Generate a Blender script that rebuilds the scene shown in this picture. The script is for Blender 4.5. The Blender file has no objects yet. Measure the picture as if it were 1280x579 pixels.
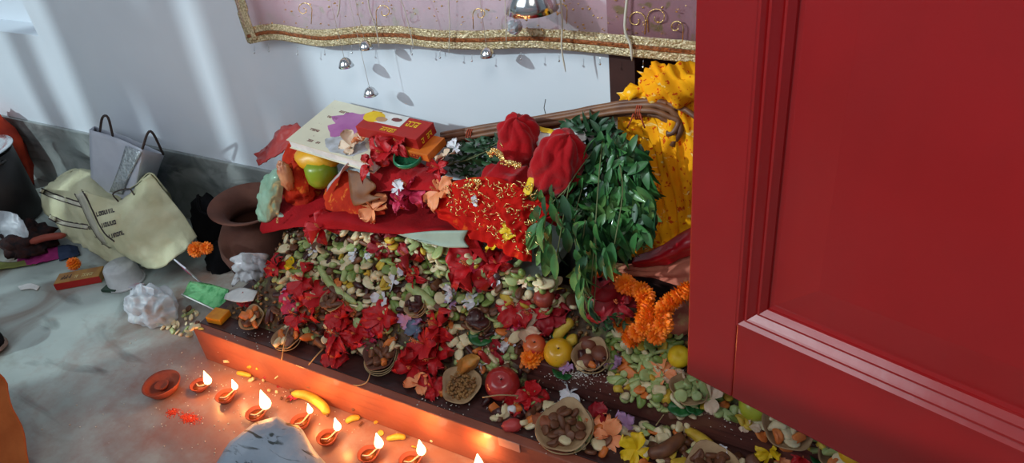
import bpy, math, random
from mathutils import Vector, Matrix, noise
random.seed(7)
PI = math.pi
SC = bpy.context.scene
COL = SC.collection
# ------------------------------------------------------------------ camera
FPX, CX, CY, CAMH = 950.0, 640.0, 289.5, 1.25
dn = Vector((188, 1401.5, 950)).normalized()
lf = Vector((-1849, -398.5, 950)); lf = (lf - dn * lf.dot(dn)).normalized()
RX = -lf; RZ = -dn; RY = RZ.cross(RX)
R3 = Matrix((RX, RY, RZ))
CAMP = Vector((0, 0, CAMH))
cam = bpy.data.cameras.new('camera'); cam.sensor_width = 36; cam.lens = FPX / 1280 * 36
cam.clip_start = 0.01
camo = bpy.data.objects.new('camera', cam); COL.objects.link(camo)
cx_, cy_, cz_ = R3 @ Vector((1, 0, 0)), R3 @ Vector((0, -1, 0)), R3 @ Vector((0, 0, -1))
camo.matrix_world = Matrix(((cx_.x, cy_.x, cz_.x, 0), (cx_.y, cy_.y, cz_.y, 0), (cx_.z, cy_.z, cz_.z, CAMH), (0, 0, 0, 1)))
SC.camera = camo
# ------------------------------------------------------------------ world, sun, exposure
SC.view_settings.view_transform = 'Standard'; SC.view_settings.look = 'None'
SC.view_settings.gamma = 1; SC.view_settings.use_curve_mapping = False
SC.view_settings.exposure = 0.0
wd = bpy.data.worlds.new('world'); SC.world = wd; wd.use_nodes = True
wd.node_tree.nodes['Background'].inputs[0].default_value = (0.72, 0.86, 1.0, 1)
wd.node_tree.nodes['Background'].inputs[1].default_value = 0.20
SUNAZ, SUNEL = math.radians(48), math.radians(25)
sl = bpy.data.lights.new('sun', 'SUN'); sl.energy = 2.0; sl.angle = math.radians(1.3); sl.color = (0.80, 0.96, 1.0)
so = bpy.data.objects.new('sun', sl); COL.objects.link(so)
sd = Vector((math.cos(SUNAZ) * math.cos(SUNEL), math.sin(SUNAZ) * math.cos(SUNEL), -math.sin(SUNEL)))
so.rotation_euler = sd.to_track_quat('-Z', 'Y').to_euler(); so.location = (-4, -3, 3)
def area(name, loc, tgt, size, e, col):
    l = bpy.data.lights.new(name, 'AREA'); l.size = size; l.energy = e; l.color = col
    o = bpy.data.objects.new(name, l); COL.objects.link(o); o.location = loc
    o.rotation_euler = (Vector(tgt) - Vector(loc)).to_track_quat('-Z', 'Y').to_euler(); return o
area('doorway_daylight', (-1.9, -1.3, 2.5), (-0.9, 1.1, 0.2), 1.5, 25, (0.86, 0.93, 1.0))
area('heap_fill_light', (0.2, -0.35, 2.4), (-0.3, 1.0, 0.2), 0.6, 11, (1.0, 0.95, 0.88))  # added fill light brightening the heap below the door; no lamp hangs here
DIYA_W = 0.5

# ------------------------------------------------------------------ pixel helpers
def ray(px, py): return R3 @ Vector(((px - CX) / FPX, (py - CY) / FPX, 1))
def Wy(px, py, y):
    r = ray(px, py); return CAMP + r * (y / r.y)
def Wz(px, py, z=0.0):
    r = ray(px, py); return CAMP + r * ((z - CAMH) / r.z)
def lerp(a, b, t): return a + (b - a) * t
def cl(t, a=0., b=1.): return max(a, min(b, t))
def sm(t): t = cl(t); return t * t * (3 - 2 * t)
ST1Y, ST1Z, ST2Y, ST2Z, CHY, CHZ, WALL = 0.80, 0.105, 0.952, 0.172, 1.03, 0.318, 1.28
SX0 = -1.475
def heap(x, y):
    "height of the mound of offerings"
    if x < -1.46 or y < 0.82: return -1
    if x < -0.62:
        yf = lerp(0.865, 0.905, cl((x + 1.1) / 0.4))
        if y < yf: return -1
        t = cl((y - yf) / (CHY - yf))
        z = ST1Z + 0.004 + 0.185 * t ** 0.85
        if x < -1.28: z = lerp(ST1Z, z, sm((x + 1.46) / 0.18))
    else:
        if y < 0.975: return -1
        z = ST2Z + 0.004 + 0.075 * sm((y - 0.975) / 0.12)
    if -0.72 < x < -0.62:
        k = (x + 0.72) / 0.1
        zr = ST2Z + 0.004 + 0.075 * sm((y - 0.975) / 0.12)
        z = lerp(z, zr if y > 0.975 else ST1Z, sm(k))
    return z
def HT(x, y):
    h = 0.0
    if x > SX0 and y > ST1Y: h = ST1Z
    if x > -1.3 and y > ST2Y: h = max(h, ST2Z)
    h = max(h, heap(x, y))
    if -1.36 < x < -0.60 and y > CHY: h = max(h, CHZ + 0.008)
    return h
def G(px, py, up=0.0):
    r = ray(px, py); t = 0.7
    while t < 4:
        p = CAMP + r * t
        if p.z < HT(p.x, p.y) + up: return p
        t += 0.002
    return CAMP + r * t

# ------------------------------------------------------------------ materials
def S(r, g, b, k=1.0):
    f = lambda c: (c / 255 / 12.92 if c / 255 <= 0.04045 else ((c / 255 + 0.055) / 1.055) ** 2.4) * k
    return (f(r), f(g), f(b), 1)
_m = {}
def M(name, col, rough=0.6, col2=None, scale=30., bump=0.0, bscale=None, metal=0.0, alpha=1.0, coat=0.0, sss=0.0, trans=0.0, spec=0.5, lo=0.35, hi=0.65, sheen=0.0, kind='noise', emit=None):
    if name in _m: return _m[name]
    m = bpy.data.materials.new(name); m.use_nodes = True; nt = m.node_tree; b = nt.nodes['Principled BSDF']
    b.inputs['Base Color'].default_value = col; b.inputs['Roughness'].default_value = rough
    b.inputs['Metallic'].default_value = metal; b.inputs['Alpha'].default_value = alpha
    b.inputs['Coat Weight'].default_value = coat; b.inputs['Specular IOR Level'].default_value = spec
    b.inputs['Transmission Weight'].default_value = trans; b.inputs['Sheen Weight'].default_value = sheen
    if sss: b.inputs['Subsurface Weight'].default_value = sss; b.inputs['Subsurface Scale'].default_value = 0.005
    if emit: b.inputs['Emission Color'].default_value = emit[0]; b.inputs['Emission Strength'].default_value = emit[1]
    tc = nt.nodes.new('ShaderNodeTexCoord')
    if col2 is None: col2 = tuple(c * 0.8 for c in col[:3]) + (1,)
    if kind == 'voronoi':
        n = nt.nodes.new('ShaderNodeTexVoronoi'); n.inputs['Scale'].default_value = scale; out = n.outputs['Distance']
    else:
        n = nt.nodes.new('ShaderNodeTexNoise'); n.inputs['Scale'].default_value = scale; n.inputs['Detail'].default_value = 5; out = n.outputs['Fac']
    nt.links.new(tc.outputs['Object'], n.inputs['Vector'])
    r = nt.nodes.new('ShaderNodeValToRGB'); r.color_ramp.elements[0].position = lo; r.color_ramp.elements[1].position = hi
    r.color_ramp.elements[0].color = col2 if kind == 'noise' else col; r.color_ramp.elements[1].color = col if kind == 'noise' else col2
    nt.links.new(out, r.inputs[0]); nt.links.new(r.outputs[0], b.inputs['Base Color'])
    if bump:
        n2 = nt.nodes.new('ShaderNodeTexNoise'); n2.inputs['Scale'].default_value = bscale or scale * 2; n2.inputs['Detail'].default_value = 4
        nt.links.new(tc.outputs['Object'], n2.inputs['Vector'])
        bp = nt.nodes.new('ShaderNodeBump'); bp.inputs['Strength'].default_value = bump; bp.inputs['Distance'].default_value = 0.004
        nt.links.new(n2.outputs['Fac'], bp.inputs['Height']); nt.links.new(bp.outputs[0], b.inputs['Normal'])
    b.inputs['Coat Roughness'].default_value = 0.16 if name == 'red_gloss_paint' else 0.05
    if 'cloth' in name or 'cotton' in name or 'canvas' in name or 'brocade' in name: b.inputs['Specular IOR Level'].default_value = 0.15; b.inputs['Roughness'].default_value = 0.85
    _m[name] = m; return m

def layer(m, scale, col, lo, hi, stretch=(1, 1, 1), rot=(0, 0, 0), dist=0.0, detail=4):
    "a second patch colour laid over a material's colour by a noise mask"
    nt = m.node_tree; b = nt.nodes['Principled BSDF']; src = b.inputs['Base Color'].links[0].from_socket
    tc = nt.nodes.new('ShaderNodeTexCoord'); mp = nt.nodes.new('ShaderNodeMapping'); mp.inputs['Scale'].default_value = stretch; mp.inputs['Rotation'].default_value = rot
    n = nt.nodes.new('ShaderNodeTexNoise'); n.inputs['Scale'].default_value = scale; n.inputs['Detail'].default_value = detail; n.inputs['Distortion'].default_value = dist
    r = nt.nodes.new('ShaderNodeValToRGB'); r.color_ramp.elements[0].position = lo; r.color_ramp.elements[1].position = hi
    x = nt.nodes.new('ShaderNodeMix'); x.data_type = 'RGBA'; x.inputs[7].default_value = col
    nt.links.new(tc.outputs['Object'], mp.inputs[0]); nt.links.new(mp.outputs[0], n.inputs['Vector'])
    nt.links.new(n.outputs['Fac'], r.inputs[0]); nt.links.new(r.outputs[0], x.inputs[0])
    nt.links.new(src, x.inputs[6]); nt.links.new(x.outputs[2], b.inputs['Base Color'])
    return m

wall_m = M('wall_paint', (0.74, 0.80, 0.87, 1), 0.55, (0.69, 0.75, 0.82, 1), 3, 0.05, 60)
dado_m = layer(M('dado_marble', S(158, 164, 162), 0.25, S(122, 130, 130), 9, coat=0.3), 5, S(96, 104, 104), 0.52, 0.7, (1, 1, 2), (0, 0.5, 0), 1.5)
floor_m = layer(layer(M('floor_marble', S(186, 198, 192), 0.35, S(160, 172, 168), 4, coat=0.1), 2.2, S(98, 104, 100), 0.56, 0.74, (1, 3, 1), (0, 0, 0.75), 1.8, 8), 5, S(120, 98, 82), 0.50, 0.75, (1, 1, 1), (0, 0, 0), 0.8, 6)
def red_brown_tone(m, col, y0, y1, x0, x1):
    "reddish brown mixed into the marble colour, stronger towards the steps, ragged by noise"
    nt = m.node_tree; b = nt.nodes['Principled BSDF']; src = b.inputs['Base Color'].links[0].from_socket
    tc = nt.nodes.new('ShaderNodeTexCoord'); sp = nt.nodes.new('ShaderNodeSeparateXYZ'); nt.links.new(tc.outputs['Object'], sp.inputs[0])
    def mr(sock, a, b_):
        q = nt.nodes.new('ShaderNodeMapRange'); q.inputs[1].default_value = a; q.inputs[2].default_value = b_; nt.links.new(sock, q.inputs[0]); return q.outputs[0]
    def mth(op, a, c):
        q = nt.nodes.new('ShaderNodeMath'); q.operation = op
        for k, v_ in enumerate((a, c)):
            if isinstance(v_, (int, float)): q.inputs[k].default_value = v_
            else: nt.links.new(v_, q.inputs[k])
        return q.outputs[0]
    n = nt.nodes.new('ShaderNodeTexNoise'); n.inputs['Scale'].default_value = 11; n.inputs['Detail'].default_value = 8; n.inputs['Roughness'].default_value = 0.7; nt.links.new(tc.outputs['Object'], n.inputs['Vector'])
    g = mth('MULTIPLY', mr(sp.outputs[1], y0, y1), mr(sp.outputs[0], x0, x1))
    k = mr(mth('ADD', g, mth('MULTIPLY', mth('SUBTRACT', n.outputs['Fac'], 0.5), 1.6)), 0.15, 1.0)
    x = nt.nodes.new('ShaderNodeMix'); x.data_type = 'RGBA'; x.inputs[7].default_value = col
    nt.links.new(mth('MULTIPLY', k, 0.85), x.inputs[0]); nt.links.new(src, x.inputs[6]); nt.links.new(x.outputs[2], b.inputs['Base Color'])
red_brown_tone(floor_m, S(148, 92, 74), 0.10, 0.70, -2.0, -1.40)
wood_m = layer(M('dark_red_wood', S(112, 66, 58), 0.42, S(84, 46, 42), 7, 0.25, 60, coat=0.2), 18, S(62, 34, 34), 0.5, 0.75, (0.25, 6, 6))
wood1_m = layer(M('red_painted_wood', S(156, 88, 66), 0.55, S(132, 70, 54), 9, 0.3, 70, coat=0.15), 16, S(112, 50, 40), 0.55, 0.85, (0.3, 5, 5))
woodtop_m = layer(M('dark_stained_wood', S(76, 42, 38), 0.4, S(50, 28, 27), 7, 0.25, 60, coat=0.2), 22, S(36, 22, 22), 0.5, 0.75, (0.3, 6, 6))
door_m = layer(M('red_gloss_paint', S(144, 13, 15), 0.26, S(132, 11, 13), 3, 0.15, 25, coat=0.5), 3, S(120, 12, 11), 0.5, 0.8, (1, 1, 0.5))
maroon_m = M('maroon_paint', S(120, 52, 50), 0.5, S(90, 38, 38), 8)
jamb_m = M('brown_jamb_paint', S(74, 42, 36), 0.5, S(48, 28, 26), 10)
clay_m = M('terracotta', S(108, 66, 52), 0.85, S(88, 52, 42), 12, 0.2, 90)
clay2_m = M('red_clay', S(164, 78, 52), 0.7, S(132, 58, 40), 25, 0.25, 120)
oil_m = M('lamp_oil', S(150, 84, 30), 0.08, coat=1.0)
wick_m = M('cotton_wick', S(235, 215, 180), 0.9)
steel_m = M('steel', (0.75, 0.77, 0.8, 1), 0.25, metal=1.0)
silver_m = M('silver_bell_metal', (0.85, 0.86, 0.88, 1), 0.16, metal=1.0)
black_m = M('black_cloth', S(22, 22, 26), 0.6, S(12, 12, 15), 20, 0.3)
potblack_m = M('sooty_metal', S(40, 34, 32), 0.5, S(24, 20, 20), 18, 0.2)
cream_m = M('cream_canvas', S(205, 204, 172), 0.8, S(186, 184, 150), 12, 0.25, 120)
strap_m = M('dark_strap', S(60, 48, 46), 0.8)
plast_m = M('frosted_plastic', S(232, 236, 238), 0.35, alpha=0.7)
plast2_m = M('clear_thin_plastic', S(220, 226, 234), 0.42, alpha=0.55)
shop_m = M('grey_shopper', S(200, 206, 218), 0.45, S(184, 190, 204), 10, 0.1, 40)
shinyband_m = M('shiny_film', S(215, 222, 228), 0.12, S(160, 170, 178), 120, 0.6, 90, metal=0.5)
white_m = M('white_paper', S(228, 228, 226), 0.7)
ink_m = M('dark_ink', S(50, 42, 52), 0.7)
yel_m = M('yellow_print', S(238, 200, 40), 0.55, S(220, 178, 30), 30)
redbox_m = M('red_card', S(178, 30, 24), 0.45, S(160, 24, 20), 18)
orbox_m = M('orange_card', S(216, 110, 30), 0.5)
redcloth_m = M('red_satin_cloth', S(176, 12, 22), 0.6, S(148, 8, 18), 14, 0.35, 160, sheen=0.15)
redcloth2_m = M('crimson_board_cloth', S(160, 16, 24), 0.65, S(136, 12, 20), 14, 0.25, 200)
redsheer_m = layer(M('red_tinsel_cloth', S(196, 24, 12), 0.5, S(164, 14, 8), 20, 0.15, 60), 40, S(220, 96, 30), 0.60, 0.72, (1, 1, 1))
gold_m = M('gold_tinsel', (0.85, 0.58, 0.22, 1), 0.25, (0.95, 0.72, 0.3, 1), 120, 0.8, 160, metal=0.9)
goldband_m = M('gold_braid', (0.86, 0.72, 0.47, 1), 0.32, (0.48, 0.36, 0.18, 1), 220, 1.0, 260, metal=0.55, lo=0.42, hi=0.58)
orband_m = M('orange_braid', S(170, 92, 40), 0.5, S(110, 60, 26), 180, 0.8, 200, metal=0.2)
ycloth_m = layer(M('yellow_print_cloth', S(250, 176, 20), 0.7, S(240, 146, 14), 9, 0.1, 160), 110, S(206, 72, 16), 0.60, 0.64)
layer(ycloth_m, 26, S(250, 214, 130), 0.62, 0.66, (1, 1, 3), (0, 0.6, 0), 1.0)
orcloth_m = M('orange_cotton', S(178, 96, 48), 0.85, S(158, 80, 38), 14, 0.2, 180)
redfl_m = M('red_petal', S(206, 14, 24), 0.55, S(158, 8, 22), 60, sss=0.1)
crimfl_m = M('crimson_petal', S(170, 12, 30), 0.55, S(120, 8, 24), 60, sss=0.1)
pinkfl_m = M('pink_petal', S(214, 60, 100), 0.55, S(190, 30, 70), 60, sss=0.1)
peachfl_m = M('peach_petal', S(232, 160, 108), 0.55, S(236, 128, 80), 50, sss=0.1)
palefl_m = M('pale_petal', S(226, 204, 178), 0.55, S(214, 178, 150), 50, sss=0.1)
whitefl_m = M('white_petal', S(232, 230, 234), 0.55, S(205, 205, 214), 60, sss=0.1)
purpfl_m = M('purple_petal', S(160, 130, 186), 0.55, S(190, 140, 170), 60, sss=0.1)
bluefl_m = M('blue_petal', S(110, 128, 152), 0.55, S(90, 106, 130), 60, sss=0.1)
yelfl_m = M('yellow_petal', S(236, 202, 30), 0.5, S(220, 180, 20), 40, sss=0.1)
marig_m = M('marigold_petal', S(248, 136, 8), 0.6, S(236, 104, 4), 90)
leaf_m = layer(M('green_leaf', S(66, 120, 60), 0.45, S(38, 88, 44), 26, coat=0.05), 12, S(110, 148, 80), 0.56, 0.7)
leafd_m = M('dark_green_leaf', S(36, 80, 44), 0.5, S(24, 58, 34), 30)
leafb_m = M('brown_leaf', S(132, 78, 34), 0.6, S(100, 54, 24), 20)
bright_leaf_m = M('round_leaf', S(30, 96, 44), 0.4, S(22, 76, 38), 30)
stem_m = M('green_stem', S(96, 104, 62), 0.6)
drystem_m = M('dry_stem', S(166, 142, 104), 0.7)
cane_m = layer(M('cane', S(136, 92, 62), 0.5, S(104, 64, 44), 20), 12, S(70, 44, 34), 0.5, 0.75, (0.4, 3, 3))
thread_m = M('red_thread', S(176, 70, 40), 0.8)
dleaf_m = M('dried_leaf_plate', S(176, 146, 108), 0.65, S(140, 106, 76), 26, 0.3, 60)
fg_m = M('pale_green_fruit', S(180, 190, 130), 0.45, S(150, 168, 104), 60, sss=0.15)
fg2_m = M('green_fruit', S(138, 158, 84), 0.4, S(110, 134, 66), 50, sss=0.15)
fc_m = M('cream_fruit', S(228, 216, 182), 0.5, S(208, 190, 146), 60, sss=0.15)
fy_m = M('yellow_banana', S(214, 186, 70), 0.5, S(190, 152, 44), 50, sss=0.1)
fb_m = M('brown_fruit', S(122, 76, 48), 0.5, S(92, 54, 38), 50, 0.2)
fd_m = M('dark_fruit', S(78, 36, 32), 0.35, S(56, 24, 24), 40)
fo_m = M('orange_fruit', S(222, 130, 60), 0.45, S(200, 104, 44), 50, sss=0.1)
fw_m = M('white_sweet', S(232, 232, 234), 0.6, S(215, 218, 222), 40)
applr_m = layer(M('red_apple', S(178, 46, 44), 0.28, S(160, 36, 36), 14, coat=0.3), 30, S(206, 110, 84), 0.6, 0.72)
apply_m = layer(M('yellow_apple', S(226, 176, 30), 0.28, S(214, 156, 26), 14, coat=0.3), 60, S(190, 120, 30), 0.62, 0.70)
limeg_m = M('lime_green_skin', S(178, 186, 52), 0.35, S(158, 170, 44), 18, coat=0.2)
sapota_m = M('sapota_skin', S(128, 72, 50), 0.5, S(104, 54, 40), 30, 0.2)
grain_m = M('soaked_grain', S(164, 122, 72), 0.5, S(128, 86, 50), 60)
heap_m = layer(M('crushed_offering_mix', S(98, 76, 52), 0.6, S(62, 44, 34), 50, 0.8, 90), 30, S(120, 124, 70), 0.55, 0.68)
rice_m = M('white_rice', S(225, 222, 212), 0.6)
powder_m = M('red_powder', S(206, 50, 22), 0.9, S(226, 80, 40), 80)
stone_m = layer(M('grey_stone', S(170, 184, 198), 0.45, S(140, 156, 172), 14, 0.4, 60), 16, S(56, 62, 60), 0.56, 0.62, (1, 3.0, 1), (0, 0, -0.7), 0.9, 6)
mint_m = M('mint_foil', S(160, 190, 168), 0.3, S(130, 164, 140), 12, 0.3, 30, metal=0.2)
greenring_m = M('green_plastic', S(30, 120, 82), 0.3)
greendish_m = M('olive_green_skin', S(132, 152, 30), 0.35, S(110, 134, 26), 12)
greenfoil_m = M('green_foil', S(30, 140, 70), 0.18, S(140, 220, 150), 40, 0.5, 60, metal=0.6, lo=0.5, hi=0.75)
palebrd_m = M('grey_green_painted_board', S(150, 168, 152), 0.6, S(136, 152, 138), 20)
brocade_m = layer(M('pink_brocade', S(196, 118, 96), 0.6, S(176, 98, 80), 30, 0.4, 80), 24, S(206, 172, 120), 0.55, 0.66)
brocade2_m = layer(M('orange_red_brocade', S(188, 50, 22), 0.6, S(160, 34, 18), 30, 0.5, 90), 40, S(214, 110, 40), 0.58, 0.66)
satin_m = M('pinkish_red_satin', S(176, 60, 52), 0.35, S(150, 40, 40), 12)
pinkcl_m = M('magenta_cloth', S(160, 50, 112), 0.8, S(130, 40, 96), 18)
bluecl_m = M('slate_blue_cloth', S(58, 70, 96), 0.8, S(44, 56, 80), 18)
limecl_m = M('olive_cloth', S(120, 124, 70), 0.8)
bookc_m = layer(M('book_cover_print', S(222, 216, 192), 0.35, S(206, 200, 178), 8), 40, S(150, 120, 110), 0.66, 0.72)
purple_m = M('purple_print', S(160, 84, 148), 0.4, S(180, 110, 165), 18)
bluewh_m = M('pale_blue_white_card', S(205, 214, 226), 0.5, S(190, 160, 170), 26)
bindi_m = M('orange_red_fabric', S(200, 60, 24), 0.8, S(160, 40, 18), 20)
flame_m = bpy.data.materials.new('flame'); flame_m.use_nodes = True
_nt = flame_m.node_tree; _nt.nodes.clear()
_o = _nt.nodes.new('ShaderNodeOutputMaterial'); _e = _nt.nodes.new('ShaderNodeEmission'); _lw = _nt.nodes.new('ShaderNodeLayerWeight'); _lw.inputs[0].default_value = 0.35
_r = _nt.nodes.new('ShaderNodeValToRGB'); _r.color_ramp.elements[0].color = (1, 0.86, 0.5, 1); _r.color_ramp.elements[0].position = 0.45
_r.color_ramp.elements[1].color = (1, 0.34, 0.05, 1); _r.color_ramp.elements[1].position = 1.0
_nt.links.new(_lw.outputs['Facing'], _r.inputs[0]); _nt.links.new(_r.outputs[0], _e.inputs[0]); _e.inputs[1].default_value = 7; _nt.links.new(_e.outputs[0], _o.inputs[0])
# sheer pink net of the hanging: a woven cloth with open holes
net_m = M('pink_net', S(232, 172, 184), 0.6, S(216, 156, 172), 5, alpha=0.24)
layer(net_m, 34, S(190, 160, 120), 0.60, 0.66)

# ------------------------------------------------------------------ mesh helpers
class MB:
    def __init__(s): s.v = []; s.f = []; s.mi = []; s.cur = 0
    def add(s, v, f):
        n = len(s.v); s.v += [Vector(p) for p in v]; s.f += [tuple(i + n for i in q) for q in f]; s.mi += [s.cur] * len(f); return s
    def xf(s, m): s.v = [m @ p for p in s.v]; return s
    def merge(s, o, m=None):
        s.add([(m @ p) if m else p for p in o.v], o.f); return s
    def mesh(s, name, mats, smooth=True):
        me = bpy.data.meshes.new(name); me.from_pydata(s.v, [], s.f)
        for m in (mats if isinstance(mats, (list, tuple)) else [mats]): me.materials.append(m)
        for i, p in enumerate(me.polygons): p.use_smooth = smooth; p.material_index = s.mi[i]
        me.update(); return me
    def build(s, name, mats, parent=None, loc=None, smooth=True, center=False):
        if center and parent is None:
            c = Vector((sum(p.x for p in s.v) / len(s.v), sum(p.y for p in s.v) / len(s.v), min(p.z for p in s.v)))
            s.v = [p - c for p in s.v]; loc = c
        o = bpy.data.objects.new(name, s.mesh(name, mats, smooth)); COL.objects.link(o)
        if parent: o.parent = parent
        if loc is not None: o.location = loc
        return o
def empty(name, loc=(0, 0, 0), rot=(0, 0, 0), sc=1.0):
    o = bpy.data.objects.new(name, None); COL.objects.link(o); o.location = loc; o.rotation_euler = rot; o.scale = (sc,) * 3; o.empty_display_size = 0.02; return o
def tag(o, label, cat=None, group=None, kind=None):
    if label: o['label'] = label
    if cat: o['category'] = cat
    if group: o['group'] = group
    if kind: o['kind'] = kind
    return o
def structure(o, label=None):
    o['kind'] = 'structure'
    if label: o['label'] = label
    return o
def box(x0, x1, y0, y1, z0, z1):
    return MB().add([(x, y, z) for x in (x0, x1) for y in (y0, y1) for z in (z0, z1)],
                    [(0, 1, 3, 2), (4, 6, 7, 5), (0, 4, 5, 1), (2, 3, 7, 6), (0, 2, 6, 4), (1, 5, 7, 3)])
def bevel(o, w, seg=2):
    b = o.modifiers.new('bevel', 'BEVEL'); b.width = w; b.segments = seg; b.limit_method = 'ANGLE'; return o
def solid(o, t, off=0):
    s = o.modifiers.new('thickness', 'SOLIDIFY'); s.thickness = t; s.offset = off; return o
def lathe(prof, seg=24, wob=0.0, ph=0.0, ell=1.0):
    mb = MB(); v = []
    for k, (r, z) in enumerate(prof):
        for i in range(seg):
            a = 2 * PI * i / seg; rr = r * (1 + wob * math.sin(3 * a + ph) + wob * 0.7 * math.sin(5 * a + ph * 2))
            v.append((rr * math.cos(a), rr * math.sin(a) * ell, z))
    f = []
    for k in range(len(prof) - 1):
        for i in range(seg):
            j = (i + 1) % seg; f.append((k * seg + i, k * seg + j, (k + 1) * seg + j, (k + 1) * seg + i))
    n = len(prof) - 1
    if prof[0][0] > 0: v.append((0, 0, prof[0][1])); f += [(len(v) - 1, (i + 1) % seg, i) for i in range(seg)]
    if prof[n][0] > 0: v.append((0, 0, prof[n][1])); f += [(len(v) - 1, n * seg + i, n * seg + (i + 1) % seg) for i in range(seg)]
    return mb.add(v, f)
def tube(path, rad, seg=8):
    path = [Vector(p) for p in path]; n = len(path); v = []; f = []
    rs = rad if isinstance(rad, (list, tuple)) else [rad] * n
    up = Vector((0, 0, 1)); nrm = None
    for i, p in enumerate(path):
        t = (path[min(i + 1, n - 1)] - path[max(i - 1, 0)]).normalized()
        if nrm is None:
            nrm = t.cross(up)
            if nrm.length < 0.05: nrm = t.cross(Vector((1, 0, 0)))
        nrm = (nrm - t * nrm.dot(t)).normalized(); b = t.cross(nrm)
        for k in range(seg):
            a = 2 * PI * k / seg; v.append(p + (nrm * math.cos(a) + b * math.sin(a)) * rs[i])
    for i in range(n - 1):
        for k in range(seg):
            j = (k + 1) % seg; f.append((i * seg + k, i * seg + j, (i + 1) * seg + j, (i + 1) * seg + k))
    f.append(tuple(range(seg))[::-1]); f.append(tuple((n - 1) * seg + k for k in range(seg)))
    return MB().add(v, f)
def crv(pts, n=16):
    "Catmull-Rom through points"
    pts = [Vector(p) for p in pts]; out = []
    P = [pts[0] * 2 - pts[1]] + pts + [pts[-1] * 2 - pts[-2]]
    m = len(pts) - 1
    for i in range(n + 1):
        u = i / n * m; k = min(int(u), m - 1); t = u - k; a, b, c, d = P[k:k + 4]
        out.append(0.5 * ((2 * b) + (c - a) * t + (2 * a - 5 * b + 4 * c - d) * t * t + (3 * b - a - 3 * c + d) * t ** 3))
    return out
def sphere(nu=14, nv=9, r=(1, 1, 1), e=1.0, ns=0.0, nf=2.0, seed=0):
    v = []; f = []
    sg = lambda c: math.copysign(abs(c) ** e, c)
    for j in range(nv + 1):
        th = -PI / 2 + PI * j / nv
        for i in range(nu):
            a = 2 * PI * i / nu
            p = Vector((sg(math.cos(th)) * sg(math.cos(a)), sg(math.cos(th)) * sg(math.sin(a)), sg(math.sin(th))))
            if ns: p *= 1 + ns * noise.noise(p * nf + Vector((seed * 3.1, seed, 0)))
            v.append((p.x * r[0], p.y * r[1], p.z * r[2]))
    for j in range(nv):
        for i in range(nu):
            k = (i + 1) % nu; f.append((j * nu + i, j * nu + k, (j + 1) * nu + k, (j + 1) * nu + i))
    return MB().add(v, f)
def grid(rows, nu=24, nv=16, amp=0.0, freq=8.0, seed=0, fold=None):
    "smooth surface through a grid of world control points, with soft noise folds along its normal"
    cols = [crv(r, nu) for r in rows]
    V = [[None] * (nu + 1) for _ in range(nv + 1)]
    for i in range(nu + 1):
        c = crv([cols[k][i] for k in range(len(rows))], nv)
        for j in range(nv + 1): V[j][i] = c[j]
    if amp or fold:
        N = [[None] * (nu + 1) for _ in range(nv + 1)]
        for j in range(nv + 1):
            for i in range(nu + 1):
                a = V[j][min(i + 1, nu)] - V[j][max(i - 1, 0)]; b = V[min(j + 1, nv)][i] - V[max(j - 1, 0)][i]
                n = a.cross(b); N[j][i] = n.normalized() if n.length > 1e-9 else Vector((0, 0, 1))
        for j in range(nv + 1):
            for i in range(nu + 1):
                p = V[j][i]; w_ = p * freq * 1.4 + noise.noise_vector(p * freq * 0.7) * 0.8; d = amp * (0.8 * noise.noise(p * freq + Vector((seed, 0, 0))) + 1.3 * (0.25 - abs(noise.noise(w_ + Vector((0, seed, 0))))) + 0.5 * (0.25 - abs(noise.noise(w_ * 2.3 + Vector((0, 0, seed))))))
                if fold: d += fold(i / nu, j / nv)
                V[j][i] = p + N[j][i] * d
    f = [(j * (nu + 1) + i, j * (nu + 1) + i + 1, (j + 1) * (nu + 1) + i + 1, (j + 1) * (nu + 1) + i) for j in range(nv) for i in range(nu)]
    return MB().add([p for r in V for p in r], f)
def wrows(rows): return [[Wy(*p) for p in r] for r in rows]
def cloth(name, rows, mat, t=0.002, parent=None, nu=30, nv=20, amp=0.006, freq=14, seed=0, fold=None, world=False):
    mb = grid(rows if world else wrows(rows), nu, nv, amp, freq, seed, fold)
    return solid(mb.build(name, mat, parent, center=parent is None), t)
def trs(loc, rot=(0, 0, 0), sc=(1, 1, 1)):
    from mathutils import Euler
    return Matrix.LocRotScale(Vector(loc), Euler(rot), Vector(sc))
def leaf_mb(L, w, bend=0.3, fold=0.25, n=6):
    v = []; f = []
    for i in range(n + 1):
        t = i / n; ww = w * math.sin(PI * min(1, t * 0.93 + 0.04)) ** 0.8 * (1 - 0.25 * t)
        a = bend * t; x = L * t * math.cos(a * 0.5); z = -L * t * math.sin(a)
        for s in (-1, 0, 1): v.append((x, s * ww / 2, z + abs(s) * ww * fold))
    for i in range(n):
        for k in range(2): f.append((i * 3 + k, i * 3 + k + 1, i * 3 + k + 4, i * 3 + k + 3))
    return MB().add(v, f)
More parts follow.
